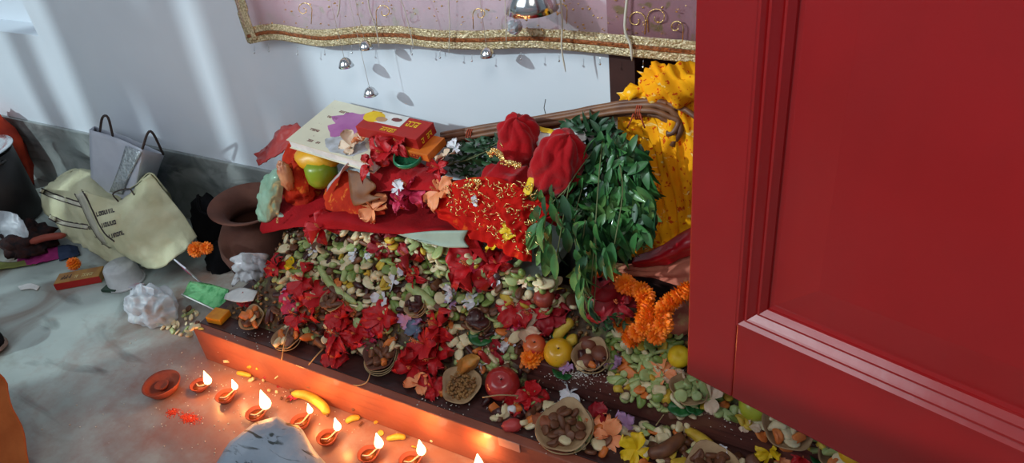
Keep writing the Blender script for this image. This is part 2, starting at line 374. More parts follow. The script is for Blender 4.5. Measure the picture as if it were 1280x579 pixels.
def glyphs(p0, ux, uy, n, w, h, mat, name, parent, head=True, seed=1):
    "a line of small print strokes lying on a surface (p0 start, ux along, uy up)"
    rnd = random.Random(seed); mb = MB(); nz = ux.cross(uy).normalized() * 0.0006
    def q(a, b, c, d):
        pts = [p0 + ux * x + uy * y + nz for x, y in ((a, c), (b, c), (b, d), (a, d))]
        pts2 = [p - nz * 0.8 for p in pts]
        mb.add(pts + pts2, [(0, 1, 2, 3), (4, 7, 6, 5), (0, 4, 5, 1), (1, 5, 6, 2), (2, 6, 7, 3), (3, 7, 4, 0)])
    cw = w / n
    for i in range(n):
        x = i * cw
        if rnd.random() < 0.12: continue
        q(x + cw * 0.62, x + cw * 0.8, 0, h)
        if rnd.random() < 0.7: q(x + cw * 0.1, x + cw * 0.62, h * 0.35, h * 0.52)
        if rnd.random() < 0.6: q(x + cw * 0.1, x + cw * 0.3, h * 0.0, h * 0.5)
        if rnd.random() < 0.4: q(x + cw * 0.1, x + cw * 0.6, 0, h * 0.16)
        if head: q(x, x + cw * 0.98, h * 0.86, h)
    return mb.build(name, mat, parent, smooth=False)

# ------------------------------------------------------------------ setting
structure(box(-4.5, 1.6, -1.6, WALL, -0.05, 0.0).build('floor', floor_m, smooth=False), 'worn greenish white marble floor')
wb = MB()
NX, NZ0 = -2.467, 0.594                      # recess at upper left
T = 0.16
for b in ((-4.5, NX, WALL, WALL + T, 0, NZ0), (NX, -0.55, WALL, WALL + T, 0, 2.4), (-4.5, NX, WALL, WALL + T, 1.5, 2.4), (-4.5, -3.3, WALL, WALL + T, NZ0, 1.5),
          (-3.3, NX, WALL + 0.09, WALL + T, NZ0, 1.5)): wb.merge(box(*b))
# arched opening on the right: x from -0.55, the arch springs at z 0.74
AC, AR, ASZ = 0.05, 0.60, 0.74
na = 20
for i in range(na):
    a0, a1 = PI - PI * i / na, PI - PI * (i + 1) / na
    x0, x1 = AC + AR * math.cos(a0), AC + AR * math.cos(a1); z0, z1 = ASZ + AR * 0.75 * math.sin(a0), ASZ + AR * 0.75 * math.sin(a1)
    wb.add([(x0, WALL, z0), (x1, WALL, z1), (x1, WALL, 2.4), (x0, WALL, 2.4), (x0, WALL + T, z0), (x1, WALL + T, z1), (x1, WALL + T, 2.4), (x0, WALL + T, 2.4)],
           [(0, 1, 2, 3), (4, 7, 6, 5), (0, 4, 5, 1), (3, 2, 6, 7)])
wb.merge(box(AC + AR, 1.6, WALL, WALL + T, 0, 2.4))
structure(wb.build('wall_back', wall_m, smooth=False), 'pale blue-white plastered wall with an arched alcove')
structure(bevel(box(-4.5, -0.552, WALL - 0.012, WALL + 0.001, 0, 0.262).build('trim_1', dado_m, smooth=False), 0.003), 'grey-green marble skirting band along the wall')
structure(box(-0.552, -0.50, WALL - 0.004, WALL + 0.35, 0.0, 0.9).build('trim_2', jamb_m, smooth=False), 'dark brown jamb of the alcove')
ab = box(-0.55, 0.75, WALL + 0.35, WALL + 0.39, 0, 1.6); ab.merge(box(0.72, 0.76, WALL + T, WALL + 0.36, 0, 1.6)); ab.merge(box(-0.56, -0.52, WALL + T, WALL + 0.36, 0.9, 1.6)); ab.merge(box(-0.56, 0.76, WALL + T, WALL + 0.39, 1.6, 1.64))
structure(ab.build('wall_alcove', maroon_m, smooth=False), 'maroon painted inside of the alcove')
structure(box(-0.50, 0.62, 1.24, WALL + 0.35, 0.0, 0.20).build('floor_alcove', woodtop_m, smooth=False), 'raised dark floor of the alcove')
# unseen sun blockers added behind the camera: a low block and cloth strips
structure(box(-2.90, 1.6, -0.66, -0.6, 0, 1.30).build('shade_block', wall_m, smooth=False), 'unseen low block added behind the viewpoint to shade the floor')
for k, (xw0, xw1, b) in enumerate(((-2.62, -2.48, .05), (-2.40, -2.14, .05), (-2.09, -1.92, .03), (-1.88, -1.75, .04), (-1.73, -1.55, 0.03), (-1.56, -1.34, 0.02))):
    x0, x1 = xw0 - 1.69, xw1 - 1.69
    rows = [[Vector((lerp(x0, x1, i / 4) + b * math.sin(z * 3.1 + k * 2), -0.6 + 0.02 * math.sin(i * 2.2 + k), z)) for i in range(5)] for z in ((2.6, 2.2, 1.8, 1.4, 1.0, 0.5) if k < 5 else (2.6, 2.3, 2.0, 1.7, 1.4, 1.17))]
    o = cloth('shade_strip', rows, orcloth_m if k % 2 else cream_m, 0.003, nu=12, nv=14, amp=0.004, world=True)
    tag(o, 'unseen shade strip added behind the viewpoint, number %d from the left' % (k + 1) if False else ['far left', 'wide second', 'narrow middle', 'thin fourth', 'fifth, plain', 'short rightmost'][k] + ' unseen strip added behind the viewpoint to cast shade', 'shade strip', 'added shade strips')

# steps
def step(name, x0, x1, y0, y1, z0, z1, mf, mt, label):
    r = empty(name, (0, 0, 0)); tag(r, label, 'step', 'wooden steps under the offerings')
    bevel(box(x0, x1, y0, y0 + 0.022, z0, z1).build('riser_board', mf, r, smooth=False), 0.0025)
    bevel(box(x0, x1, y0 + 0.0225, y1, z0, z1 - 0.001).build('tread', mt, r, smooth=False), 0.0015)
    return r
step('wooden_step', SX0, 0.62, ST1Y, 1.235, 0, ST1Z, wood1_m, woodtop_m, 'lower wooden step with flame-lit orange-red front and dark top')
step('wooden_step', -1.28, 0.62, ST2Y, 1.235, ST1Z, ST2Z, wood_m, woodtop_m, 'upper dark brown wooden step set back behind the lower one')

# low table under the red cloth
t = empty('low_table', (-0.98, 1.14, ST2Z)); tag(t, 'low painted table under the red cloth, its grey-green edge showing above the heap', 'table')
bevel(box(-0.36, 0.36, -0.10, 0.13, CHZ - ST2Z - 0.03, CHZ - ST2Z - 0.002).build('table_top', palebrd_m, t, smooth=False), 0.003)
for sx in (-1, 1):
    for sy in (-0.085, 0.11): tube([(sx * 0.33, sy, 0), (sx * 0.33, sy, CHZ - ST2Z - 0.03)], 0.014, 8).build('leg', palebrd_m, t)

# ------------------------------------------------------------------ red door leaf
dang = math.radians(-15.8)
c0 = Wy(858, 468, 0.85); DB = c0.z
d = empty('red_door', (c0.x, c0.y, 0.0), (0, 0, dang)); tag(d, 'large glossy red panelled door leaf standing open at the right', 'door')
DW, DT, DH = 1.0, 0.03, 1.75
# local x along leaf, y thickness (0 front .. +DT back)
def dpx(px, py):
    "pixel -> point on the leaf's front plane (local)"
    n = Vector((-math.sin(dang), math.cos(dang), 0)); r = ray(px, py); tt = (Vector((c0.x, c0.y, 0)) - CAMP).dot(n) / r.dot(n)
    p = CAMP + r * tt - Vector((c0.x, c0.y, 0)); return (p.x * math.cos(-dang) - p.y * math.sin(-dang), p.z)
mx0, mz0 = dpx(921, 404); ix0, iz0 = dpx(976, 385)
sx_ = dpx(921, 404)[0]; bz = dpx(921, 404)[1]
MW = 0.042
bevel(box(0, sx_, 0, DT, DB, DH).build('stile', door_m, d, smooth=False), 0.003)
bevel(box(DW - 0.12, DW, 0, DT, DB, DH).build('stile', door_m, d, smooth=False), 0.003)
bevel(box(sx_, DW - 0.12, 0.0004, DT - 0.0004, DB, bz).build('bottom_rail', door_m, d, smooth=False), 0.002)
bevel(box(sx_, DW - 0.12, 0.0004, DT - 0.0004, DH - 0.12, DH).build('top_rail', door_m, d, smooth=False), 0.002)
# moulding: stepped profile swept round the panel; the panel is sunk
def frame_sweep(x0, x1, z0, z1, prof):
    mb = MB(); v = []
    for (w, y) in prof: v += [(x0 + w, y, z0 + w), (x1 - w, y, z0 + w), (x1 - w, y, z1 - w), (x0 + w, y, z1 - w)]
    f = [(k * 4 + i, k * 4 + (i + 1) % 4, (k + 1) * 4 + (i + 1) % 4, (k + 1) * 4 + i) for k in range(len(prof) - 1) for i in range(4)]
    return mb.add(v, f)
o = frame_sweep(sx_, DW - 0.12, bz, DH - 0.12, [(0, 0), (0.002, -0.006), (0.005, -0.006), (0.011, 0.000), (0.013, -0.004), (0.016, -0.004), (0.018, -0.002), (0.027, 0.006), (0.028, 0.002), (0.031, 0.002), (0.038, 0.009), (0.039, 0.013), (0.044, 0.0142)]).build('panel_moulding', door_m, d, smooth=False)
bx = frame_sweep(sx_ + 0.043, DW - 0.163, bz + 0.043, DH - 0.163, [(0, 0.0142), (0.003, 0.0142), (0.062, 0.006), (0.064, 0.006)])
bx.add([(sx_ + 0.107, 0.006, bz + 0.107), (DW - 0.227, 0.006, bz + 0.107), (DW - 0.227, 0.006, DH - 0.227), (sx_ + 0.107, 0.006, DH - 0.227)], [(0, 1, 2, 3)])
bx.merge(box(sx_, DW - 0.12, 0.016, DT - 0.002, bz, DH - 0.12))
bx.build('raised_panel', door_m, d, smooth=False)

# ------------------------------------------------------------------ hanging with gold border
HY = 1.245
t = empty('door_hanging', Wy(580, 60, HY)); tag(t, 'sheer pink festive hanging with gold braid border strung across the wall', 'hanging')
inv = Matrix.Translation(-Vector(t.location))
def wav(px): return 0.006 * math.sin(px * 0.021) + 0.004 * math.sin(px * 0.052 + 1)
bot = [(312, 55), (345, 50), (400, 58), (450, 55), (500, 55), (540, 60), (600, 62), (660, 60), (720, 64), (780, 70), (850, 77), (905, 82), (960, 85)]
def band(off0, off1, dy, name, mat, amp=0.0012, parent=t):
    rows = [[inv @ (Wy(px, py, HY - dy + wav(px) * 1.0) + Vector((0, 0, lerp(off0, off1, k / 2)))) for px, py in bot] for k in range(3)]
    return solid(grid(rows, 96, 6, amp, 60).build(name, mat, parent), 0.0016)
band(0.0, 0.016, 0.001, 'gold_band', goldband_m)
band(0.0155, 0.0235, 0.0025, 'orange_band', orband_m)
band(0.023, 0.040, 0.001, 'gold_band', goldband_m)
band(0.039, 0.42, 0.0, 'net_cloth', net_m, 0.006)
lr = [[inv @ (Wy(px, py, HY - 0.003) + Vector((0, 0, 0))) for px, py in r] for r in (((290, -8), (302, -10)), ((298, 20), (310, 18)), ((310, 54), (322, 50)))]
lr2 = [[inv @ (Wy(289 - 12 * 0, -8, HY - 0.003) + Vector((dx - 0.04, 0, 0.33))) for dx in (0, 0.018)]] + lr
solid(grid(lr2, 6, 20, 0.0015, 60).build('gold_side_band', goldband_m, t), 0.0016)
rnd = random.Random(3)
sq = MB()
for i in range(170):
    px = rnd.uniform(318, 860); py = rnd.uniform(-10, 42)
    p = Wy(px, py, HY - 0.006 - rnd.random() * 0.003); r = rnd.uniform(0.0012, 0.003)
    sq.merge(sphere(6, 4, (r, r * 0.4, r)), trs(inv @ p, (rnd.random(), 0, rnd.random())))
tag(sq.build('sequins', gold_m, t), 'tiny gold sequins scattered on the net', kind='stuff')
# embroidered scrolls in gold thread at the right end
sc_ = MB()
for (px, py, R0, s) in ((795, 25, 12, 1), (822, 22, 13, -1), (700, 12, 9, 1), (845, 34, 9, 1), (480, 15, 10, -1), (380, 12, 10, 1), (600, 18, 9, -1)):
    pts = [Wy(px + s * math.cos(a) * R0 * (1 - a / 9), py - math.sin(a) * R0 * (1 - a / 9), HY - 0.008) for a in [k * 0.45 for k in range(16)]]
    pts = [Wy(px + s * R0 * 0.9, py + 18, HY - 0.008)] + pts
    tube([inv @ p for p in pts], 0.0010, 5).build('embroidered_scroll', gold_m, t)
# small bead drops along the lower edge
for px, py in ((318, 60), (336, 58), (372, 62), (406, 62), (440, 60), (515, 62), (550, 66), (590, 70), (651, 68), (699, 70), (750, 74), (804, 78)):
    mb = tube([inv @ Wy(px, py - 3, HY - 0.002), inv @ (Wy(px, py + 4, HY - 0.002))], 0.0005, 5); mb.merge(sphere(8, 6, (0.0022, 0.0022, 0.0026)), trs(inv @ Wy(px, py + 6, HY - 0.002)))
    mb.build('bead_drop', silver_m, t)
# thin cords and silver bells in front of the hanging
for k, (pts, lab) in enumerate(((((425, -12), (424, 10), (421, 22)), 'white tassel cord short, hanging left of the middle of the sheer cloth'),
                                (((459, -12), (462, 12), (470, 35), (474, 60)), 'white tassel cord swinging above the lower small bell'),
                                (((495, -12), (505, 10), (514, 45), (517, 62)), 'white tassel cord hanging just right of the paired bells'),
                                (((560, -12), (562, 30), (561, 68)), 'thin white tassel cord hanging near the middle of the gold border'),
                                (((631, -12), (632, 20), (633, 55)), 'thin white tassel cord beside the crystal drop'),
                                (((699, -12), (703, 25), (702, 60), (707, 90)), 'white tassel cord with long loose end below the gold border'),
                                (((785, -12), (781, 35), (788, 55), (790, 76)), 'thick white tassel cord crossing the maroon alcove'))):
    th = [0.0016, 0.0013, 0.001, 0.0009, 0.0009, 0.0016, 0.0026][k]
    P = crv([Wy(px, py, HY - 0.014) for px, py in pts], 10)
    top = P[0] + Vector((0, 0, 0.38))
    tag(tube([top] + P, [th] * len(P) + [th * 0.3], 6).build('tassel_cord', M('white_cord', S(214, 206, 190), 0.8), center=True), lab, 'cord', 'white tassel cords')
def bell(px, py, s, lab, y=HY - 0.02):
    p = Wy(px, py, y); b = empty('bell', p); tag(b, lab, 'bell', 'silver bells on threads')
    lathe([(0.0, 0.010 * s), (0.004 * s, 0.0095 * s), (0.009 * s, 0.006 * s), (0.0122 * s, 0.000 * s), (0.0145 * s, -0.006 * s), (0.0135 * s, -0.006 * s), (0.010 * s, -0.001 * s)], 18).build('bell_body', silver_m, b)
    tube([(0, 0, 0.010 * s), (0, 0, 0.3)], 0.0005, 5).build('thread', M('white_cord', S(214, 206, 190), 0.8), b)
    sphere(8, 6, (0.0025 * s,) * 3).build('clapper', silver_m, b, (0, 0, -0.008 * s))
bell(432, 79, 1.25, 'silver bell hanging left, just under the gold border')
bell(463, 115, 1.2, 'lowest silver bell on a long thread against the wall')
bell(457, 57, 1.1, 'small silver bell overlapping the gold border near the paired bells', HY - 0.022)
bell(609, 66, 1.1, 'small silver bell at the gold border edge near the middle', HY - 0.022)
bell(664, -2, 3.4, 'largest silver bell at the top edge above the hanging', HY - 0.05)
p = Wy(643, 33, HY - 0.03); t = empty('crystal_drop', p); tag(t, 'faceted silver crystal ball hanging under the largest bell', 'ornament')
sphere(12, 8, (0.014, 0.014, 0.015), 0.9, 0.18, 5).build('crystal_ball', M('crystal', (0.8, 0.8, 0.84, 1), 0.12, metal=0.7), t, smooth=False)
tube([(0, 0, 0.012), (0, 0, 0.3)], 0.0006, 5).build('thread', silver_m, t)

# ------------------------------------------------------------------ left side of the room
# black cooking pot with steel lid
p = Wz(-10, 262, 0.0); r0 = 0.105
p = Vector((-2.725, 1.05, 0)); t = empty('cooking_pot', p); tag(t, 'soot-black cooking pot with steel lid at the left edge', 'pot')
lathe([(0.0, 0.0), (0.095, 0.0), (0.105, 0.012), (0.108, 0.25), (0.104, 0.25), (0.10, 0.015), (0, 0.012)], 32).build('pot_body', potblack_m, t)
lathe([(0.0, 0.255), (0.07, 0.254), (0.092, 0.264), (0.116, 0.267), (0.117, 0.263), (0.092, 0.258), (0.07, 0.248), (0.0, 0.249)], 32).build('lid', steel_m, t)
for s in (-1, 1): tube(crv([(s * 0.106, -0.02, 0.235), (s * 0.135, -0.015, 0.242), (s * 0.135, 0.015, 0.242), (s * 0.106, 0.02, 0.235)], 8), 0.005, 8).build('handle', potblack_m, t)
tag(sphere(16, 8, (0.055, 0.05, 0.012), 1, 0.3, 3).build('dough_heap', M('pale_dough', S(190, 178, 160), 0.8, bump=0.4), None, p + Vector((0, 0, 0.267))), 'pale crumbly heap lying on the steel lid at the left edge', 'food')
# orange-red bundle behind pot
tag(sphere(24, 14, (0.09, 0.05, 0.16), 1, 0.25, 2.5).build('orange_bundle', bindi_m, None, (-2.90, 1.215, 0.16)), 'orange-red bundle behind the black cooking pot', 'bundle')
# grey crumpled bag on floor by wall
def bagmesh(w, dpt, h, seed, amp=0.02, top=0.5):
    v = []; f = []; nu, nv = 28, 12
    for j in range(nv + 1):
        t_ = j / nv; k = lerp(1, top, sm(t_)) ; e = 0.5
        for i in range(nu):
            a = 2 * PI * i / nu; c, s = math.cos(a), math.sin(a)
            x = math.copysign(abs(c) ** e, c) * w / 2 * lerp(1, 1, t_); y = math.copysign(abs(s) ** e, s) * dpt / 2 * k
            q = Vector((x, y, h * t_)); n_ = noise.noise(q * 9 + Vector((seed, 0, 0))) + 0.6 * noise.noise(q * 22 + Vector((0, seed, 0)))
            v.append((x * (1 + n_ * amp * 3), y * (1 + n_ * amp * 6), h * t_ * (1 + 0.03 * n_)))
    for j in range(nv):
        for i in range(nu):
            k = (i + 1) % nu; f.append((j * nu + i, j * nu + k, (j + 1) * nu + k, (j + 1) * nu + i))
    f.append(tuple(range(nu))[::-1])
    return MB().add(v, f)
o = bagmesh(0.18, 0.10, 0.13, 3, 0.05, 0.2).build('crumpled_bag', M('grey_carrier', S(140, 142, 152), 0.5, S(110, 112, 124), 14, 0.3), None, (-2.44, 1.17, 0), smooth=True)
o.rotation_euler = (0, 0, 0.1); solid(o, 0.001); tag(o, 'crumpled grey carrier bag on the floor against the marble skirting', 'bag')
# grey shopper with dark handles, shiny band
t = empty('shopping_bag', (0, 0, 0)); tag(t, 'stiff grey shopping bag with dark loop handles and a shiny band', 'bag')
F = [[(112, 162, 1.13), (145, 172, 1.13), (178, 187, 1.12)], [(113, 205, 1.11), (146, 214, 1.11), (172, 222, 1.10)], [(116, 252, 1.09), (146, 256, 1.09), (165, 262, 1.08)]]
mb = grid(wrows(F), 14, 14, 0.002, 12)
Sd = [[(178, 187, 1.12), (205, 193, 1.20)], [(172, 222, 1.10), (194, 226, 1.19)], [(165, 262, 1.08), (185, 265, 1.18)]]
mb.merge(grid(wrows(Sd), 8, 14, 0.003, 12, 4))
B = [[(118, 158, 1.22), (160, 172, 1.22), (205, 193, 1.20)], [(120, 205, 1.215), (160, 216, 1.21), (194, 226, 1.19)], [(122, 250, 1.21), (150, 256, 1.2), (185, 265, 1.18)]]
mb.merge(grid(wrows(B), 14, 14, 0.002, 12, 2))
mb.merge(grid(wrows([[(112, 162, 1.13), (118, 158, 1.22)], [(113, 205, 1.11), (120, 205, 1.215)], [(116, 252, 1.09), (122, 250, 1.21)]]), 6, 14, 0.002, 12, 5))
solid(mb.build('bag_body', shop_m, t), 0.0015)
solid(grid(wrows([[(157, 182, 1.117), (177, 190, 1.112)], [(149, 208, 1.107), (165, 214, 1.102)], [(137, 240, 1.09), (152, 243, 1.088)]]), 6, 14, 0.001, 60).build('shiny_band', shinyband_m, t), 0.001)
for pts in (((125, 164, 1.127), (128, 147, 1.125), (135, 147, 1.125), (141, 170, 1.127)), ((178, 186, 1.118), (185, 166, 1.125), (192, 168, 1.14), (204, 193, 1.19))):
    tube(crv([Wy(*q) for q in pts], 12), 0.0035, 8).build('handle', strap_m, t)
# cream canvas bag, lying slumped, with striped straps and print
t = empty('canvas_bag', (0, 0, 0)); tag(t, 'cream canvas bag slumped on the floor with dark-edged straps and print', 'bag')
F = [[(68, 226, 1.11), (88, 214, 1.13), (112, 214, 1.13), (136, 236, 1.11), (152, 246, 1.10)],
     [(50, 240, 1.06), (80, 235, 1.06), (104, 236, 1.055), (130, 250, 1.06), (152, 262, 1.06)],
     [(54, 264, 1.03), (82, 268, 1.02), (106, 268, 1.01), (132, 278, 1.02), (156, 290, 1.03)],
     [(74, 286, 1.01), (92, 292, 1.00), (112, 300, .99), (136, 310, .99), (158, 318, 1.0)],
     [(90, 303, 1.005), (100, 305, .995), (118, 316, .98), (140, 330, .975), (160, 340, .975)]]
mb = grid(wrows(F), 40, 30, 0.010, 14, 2)
F2 = [[(104, 238, 1.015), (128, 246, 1.03), (150, 250, 1.05), (170, 232, 1.08), (188, 217, 1.10)],
      [(112, 262, .99), (136, 268, 1.00), (160, 262, 1.03), (186, 248, 1.06), (206, 240, 1.10)],
      [(122, 286, .97), (146, 294, .97), (174, 290, 1.00), (205, 276, 1.05), (224, 262, 1.09)],
      [(134, 306, .957), (156, 318, .95), (184, 314, .98), (216, 300, 1.03), (238, 282, 1.085)],
      [(144, 312, .975), (168, 326, .985), (196, 336, .965), (226, 318, 1.01), (246, 296, 1.08)]]
mb.merge(grid(wrows(F2), 48, 36, 0.010, 12, 5))
Bk = [[(68, 226, 1.11), (90, 214, 1.13), (112, 216, 1.13), (138, 236, 1.10), (165, 235, 1.085), (188, 217, 1.10), (208, 240, 1.11)],
      [(75, 226, 1.16), (95, 216, 1.18), (125, 222, 1.18), (150, 240, 1.16), (170, 236, 1.16), (190, 225, 1.17), (215, 250, 1.16)]]
bk = wrows(Bk); bk.append([Vector((p.x, 1.16, 0.004)) for p in bk[1]])
mb.merge(grid(bk, 44, 14, 0.004, 11, 4))
from mathutils.bvhtree import BVHTree
bvh = BVHTree.FromPolygons([tuple(q) for q in mb.v], mb.f)
body = solid(mb.build('bag_body', cream_m, t), 0.0025)
def onbag(px, py, off=0.003):
    r = ray(px, py).normalized(); h = bvh.ray_cast(CAMP, r, 5.0)[0]
    return (h if h is not None else Wy(px, py, 1.0)) - r * off
def strap(c, hw=4.0):
    pts = crv([Vector((q[0], q[1], 0)) for q in c], 20); L_, R__ = [], []
    for i, q in enumerate(pts):
        tg = (pts[min(i + 1, 20)] - pts[max(i - 1, 0)]).normalized(); nn = Vector((-tg.y, tg.x, 0)) * hw
        L_.append(onbag(q.x + nn.x, q.y + nn.y)); R__.append(onbag(q.x - nn.x, q.y - nn.y))
    st = solid(grid([L_, [a.lerp(b, .5) for a, b in zip(L_, R__)], R__], 30, 3).build('strap', M('strap_canvas', S(206, 202, 184), 0.8), t), 0.003)
    for P in (L_, R__): tube(crv(P, 30), 0.0024, 6).build('strap_edging', strap_m, st)
strap(((51, 238), (70, 246), (104, 257)), 2.6)
strap(((62, 271), (80, 279), (110, 284)), 2.6)
strap(((98, 240), (106, 254), (118, 280), (128, 296), (140, 306)), 5.0)
tube(crv([onbag(148, 252), onbag(148, 252) + Vector((0.0, -.004, .03)), onbag(166, 242) + Vector((0, -.006, .02)), onbag(168, 244)], 10), .0022, 6).build('handle_loop', strap_m, t)
def printline(px, py, dx, dy, n, hh, seed):
    rnd = random.Random(seed); m = MB(); cw = 1.0 / n
    def q(a, b, c, d):
        P = [onbag(px + dx * x - 0.25 * hh * y_, py + dy * x - hh * y_, 0.003) for x, y_ in ((a, c), (b, c), (b, d), (a, d))]; P2 = [p + ray(px, py).normalized() * .0012 for p in P]
        m.add(P + P2, [(0, 1, 2, 3), (4, 7, 6, 5), (0, 4, 5, 1), (1, 5, 6, 2), (2, 6, 7, 3), (3, 7, 4, 0)])
    for i in range(n):
        x = i * cw; q(x, x + cw * .28, 0, 1)
        if rnd.random() < .8: q(x + cw * .6, x + cw * .85, 0, 1)
        if rnd.random() < .7: q(x, x + cw * .85, .72, 1)
        if rnd.random() < .6: q(x, x + cw * .85, 0, .25)
    m.build('printed_line', ink_m, body, smooth=False)
for k, a in enumerate(((121, 271, 23, -6, 7, 5.5), (128, 285, 18, -5, 5, 5.5), (137, 299, 19, -6, 6, 5.5), (108, 273, 5, -1, 2, 4), (111, 287, 7, 0, 3, 4), (119, 298, 7, -1, 3, 4), (127, 306, 8, 0, 3, 3))): printline(*a, k)
# cards, bindi packets and small boxes
def flatbox(name, c, rz, dims, mat, label, cat, tilt=(0, 0), group=None):
    o = bevel(box(-dims[0] / 2, dims[0] / 2, -dims[1] / 2, dims[1] / 2, 0, dims[2]).build(name, mat, None, c, smooth=False), min(dims) * 0.12)
    o.rotation_euler = (tilt[0], tilt[1], rz); tag(o, label, cat, group); return o
# incense box on the floor with marigold on top
c = Wz(103, 352, 0.0)
t = empty('incense_box', c, (0, 0, 0.66)); tag(t, 'orange and brown incense box lying on the marble floor by the canvas bag', 'box')
bevel(box(-0.065, 0.065, -0.026, 0.026, 0, 0.026).build('carton', M('tan_carton', S(176, 130, 62), 0.5, S(150, 100, 46), 30), t, smooth=False), 0.002)
box(-0.0662, -0.0652, -0.02, 0.02, 0.004, 0.022).build('white_end_label', white_m, t, smooth=False)
glyphs(Vector((-0.01, -0.015, 0.0262)), Vector((1, 0, 0)), Vector((0, 1, 0)), 6, 0.065, 0.014, M('cream_ink', S(230, 210, 150)), 'printed_line', t, True, 9)
glyphs(Vector((-0.05, -0.012, 0.0262)), Vector((1, 0, 0)), Vector((0, 1, 0)), 3, 0.03, 0.02, ink_m, 'printed_motif', t, False, 3)
box(-0.066, 0.066, -0.0268, -0.0262, 0.002, 0.024).build('red_side', redbox_m, t, smooth=False)

def marigold_mb(r=0.018, seed=0):
    rn = random.Random(seed); mb = sphere(12, 8, (r * 0.66, r * 0.66, r * 0.6))
    for ring, (n, th, L) in enumerate(((13, -0.5, 0.8), (14, -0.1, 0.85), (14, 0.3, 0.85), (12, 0.65, 0.85), (10, 1.0, 0.8), (6, 1.35, 0.8))):
        for i in range(n):
            a = 2 * PI * (i + ring * 0.5) / n + rn.uniform(-.1, .1)
            l = leaf_mb(r * L * 0.75, r * 0.52, 0.5, -0.3, 3)
            mb.merge(l, Matrix.Rotation(a, 4, 'Z') @ Matrix.Rotation(-th, 4, 'Y') @ Matrix.Translation((r * 0.45, 0, 0)))
    return mb
MARI = marigold_mb().mesh('marigold', marig_m)
def marigold(p, sc=1.0, rot=(0, 0, 0), label=None, group=None, parent=None):
    o = bpy.data.objects.new('marigold', MARI); COL.objects.link(o); o.location = p; o.scale = (sc,) * 3; o.rotation_euler = rot
    if parent: o.parent = parent
    else: tag(o, label, 'flower', group)
    return o
marigold(Wz(92, 330, 0.032), 1.1, (0.3, 0, 0), 'single orange marigold head beside the incense box by the canvas bag', 'marigold heads')
# frosted plastic tub, upside down
c = Wz(158, 352, 0.0)
t = empty('plastic_tub', c); tag(t, 'frosted plastic tub standing upside down before the canvas bag', 'tub')
solid(lathe([(0.052, 0.0), (0.054, 0.004), (0.05, 0.008), (0.045, 0.055), (0.040, 0.062), (0.0, 0.063)], 28).build('tub_wall', plast_m, t), 0.001)
lathe([(0.052, 0), (0.057, 0.001), (0.057, 0.006), (0.052, 0.007)], 28).build('rim', plast_m, t)
# colourful folded textile at left edge
z = 0.006
t = empty('patterned_cloth', (0, 0, 0)); tag(t, 'magenta, blue and olive patterned cloth lying flat at the left edge', 'cloth')
def zrows(rows): return [[Wz(*q) for q in r] for r in rows]
solid(grid(zrows([[(-20, 325, .004), (10, 328, .01), (30, 326, .012), (50, 322, .01)], [(-20, 340, .004), (5, 336, .01), (25, 333, .01), (46, 331, .004)]]), 20, 8, 0.004, 30).build('olive_patch', limecl_m, t), 0.003)
solid(grid(zrows([[(22, 324, .012), (50, 313, .02), (76, 308, .016)], [(20, 334, .006), (48, 329, .01), (78, 321, .006)]]), 24, 10, 0.005, 30).build('magenta_patch', pinkcl_m, t), 0.003)
solid(grid(zrows([[(72, 308, .02), (85, 306, .02), (97, 308, .01)], [(74, 326, .006), (88, 322, .01), (100, 319, .004)]]), 14, 10, 0.004, 30, 3).build('blue_patch', bluecl_m, t), 0.003)
# dark bundle of spices and a reddish roll
tag(sphere(30, 16, (0.10, 0.07, 0.05), 1, 0.5, 4, 2).build('dark_bundle', M('dark_patterned_cloth', S(60, 34, 30), 0.8, S(30, 26, 30), 50, 0.5), None, Wz(28, 308, 0.035) + Vector((-0.01, 0.03, 0))), 'dark rumpled patterned bundle below the black cooking pot', 'bundle')
tag(tube(crv([Wz(38, 303, 0.07), Wz(58, 297, 0.072), Wz(82, 294, 0.068)], 8), [0.006] + [0.011] * 7 + [0.005], 10).build('red_roll', M('brick_paper', S(150, 62, 44), 0.6), center=True), 'brick-red rolled packet lying on the dark bundle', 'packet')
o = cloth('white_packet', [[(-15, 262, .95), (15, 266, .95), (28, 275, .95)], [(-15, 280, .93), (15, 284, .925), (36, 292, .93)], [(-10, 296, .925), (15, 297, .92), (34, 297, .925)]], plast2_m, 0.002, amp=0.008, freq=25)
tag(o, 'crumpled whitish plastic packet at the left edge under the cooking pot', 'packet')
# small torn paper on the floor
o = cloth('torn_paper', zrows([[(22, 358, .006), (38, 354, .008), (50, 358, .004)], [(26, 363, .003), (38, 361, .004), (46, 363, .003)]]), white_m, 0.0008, world=True, nu=8, nv=5, amp=0.001, freq=60)
tag(o, 'tiny torn white paper scrap alone on the marble floor', 'paper')
# black bag by the pot
t = empty('black_bag', (0, 0, 0)); tag(t, 'black cloth bag slumped between the skirting and the clay pot', 'bag')
sphere(26, 16, (0.05, 0.06, 0.13), 1, 0.22, 3, 4).build('bag_body', black_m, t, Wy(268, 290, 1.20))
tube(crv([Wy(262, 270, 1.16), Wy(249, 262, 1.15), Wy(247, 243, 1.15), Wy(252, 262, 1.15)], 10), 0.0035, 6).build('strap', black_m, t)
sphere(20, 12, (0.045, 0.05, 0.07), 1, 0.25, 4, 8).build('lower_flap', black_m, t, Wy(280, 330, 1.12))
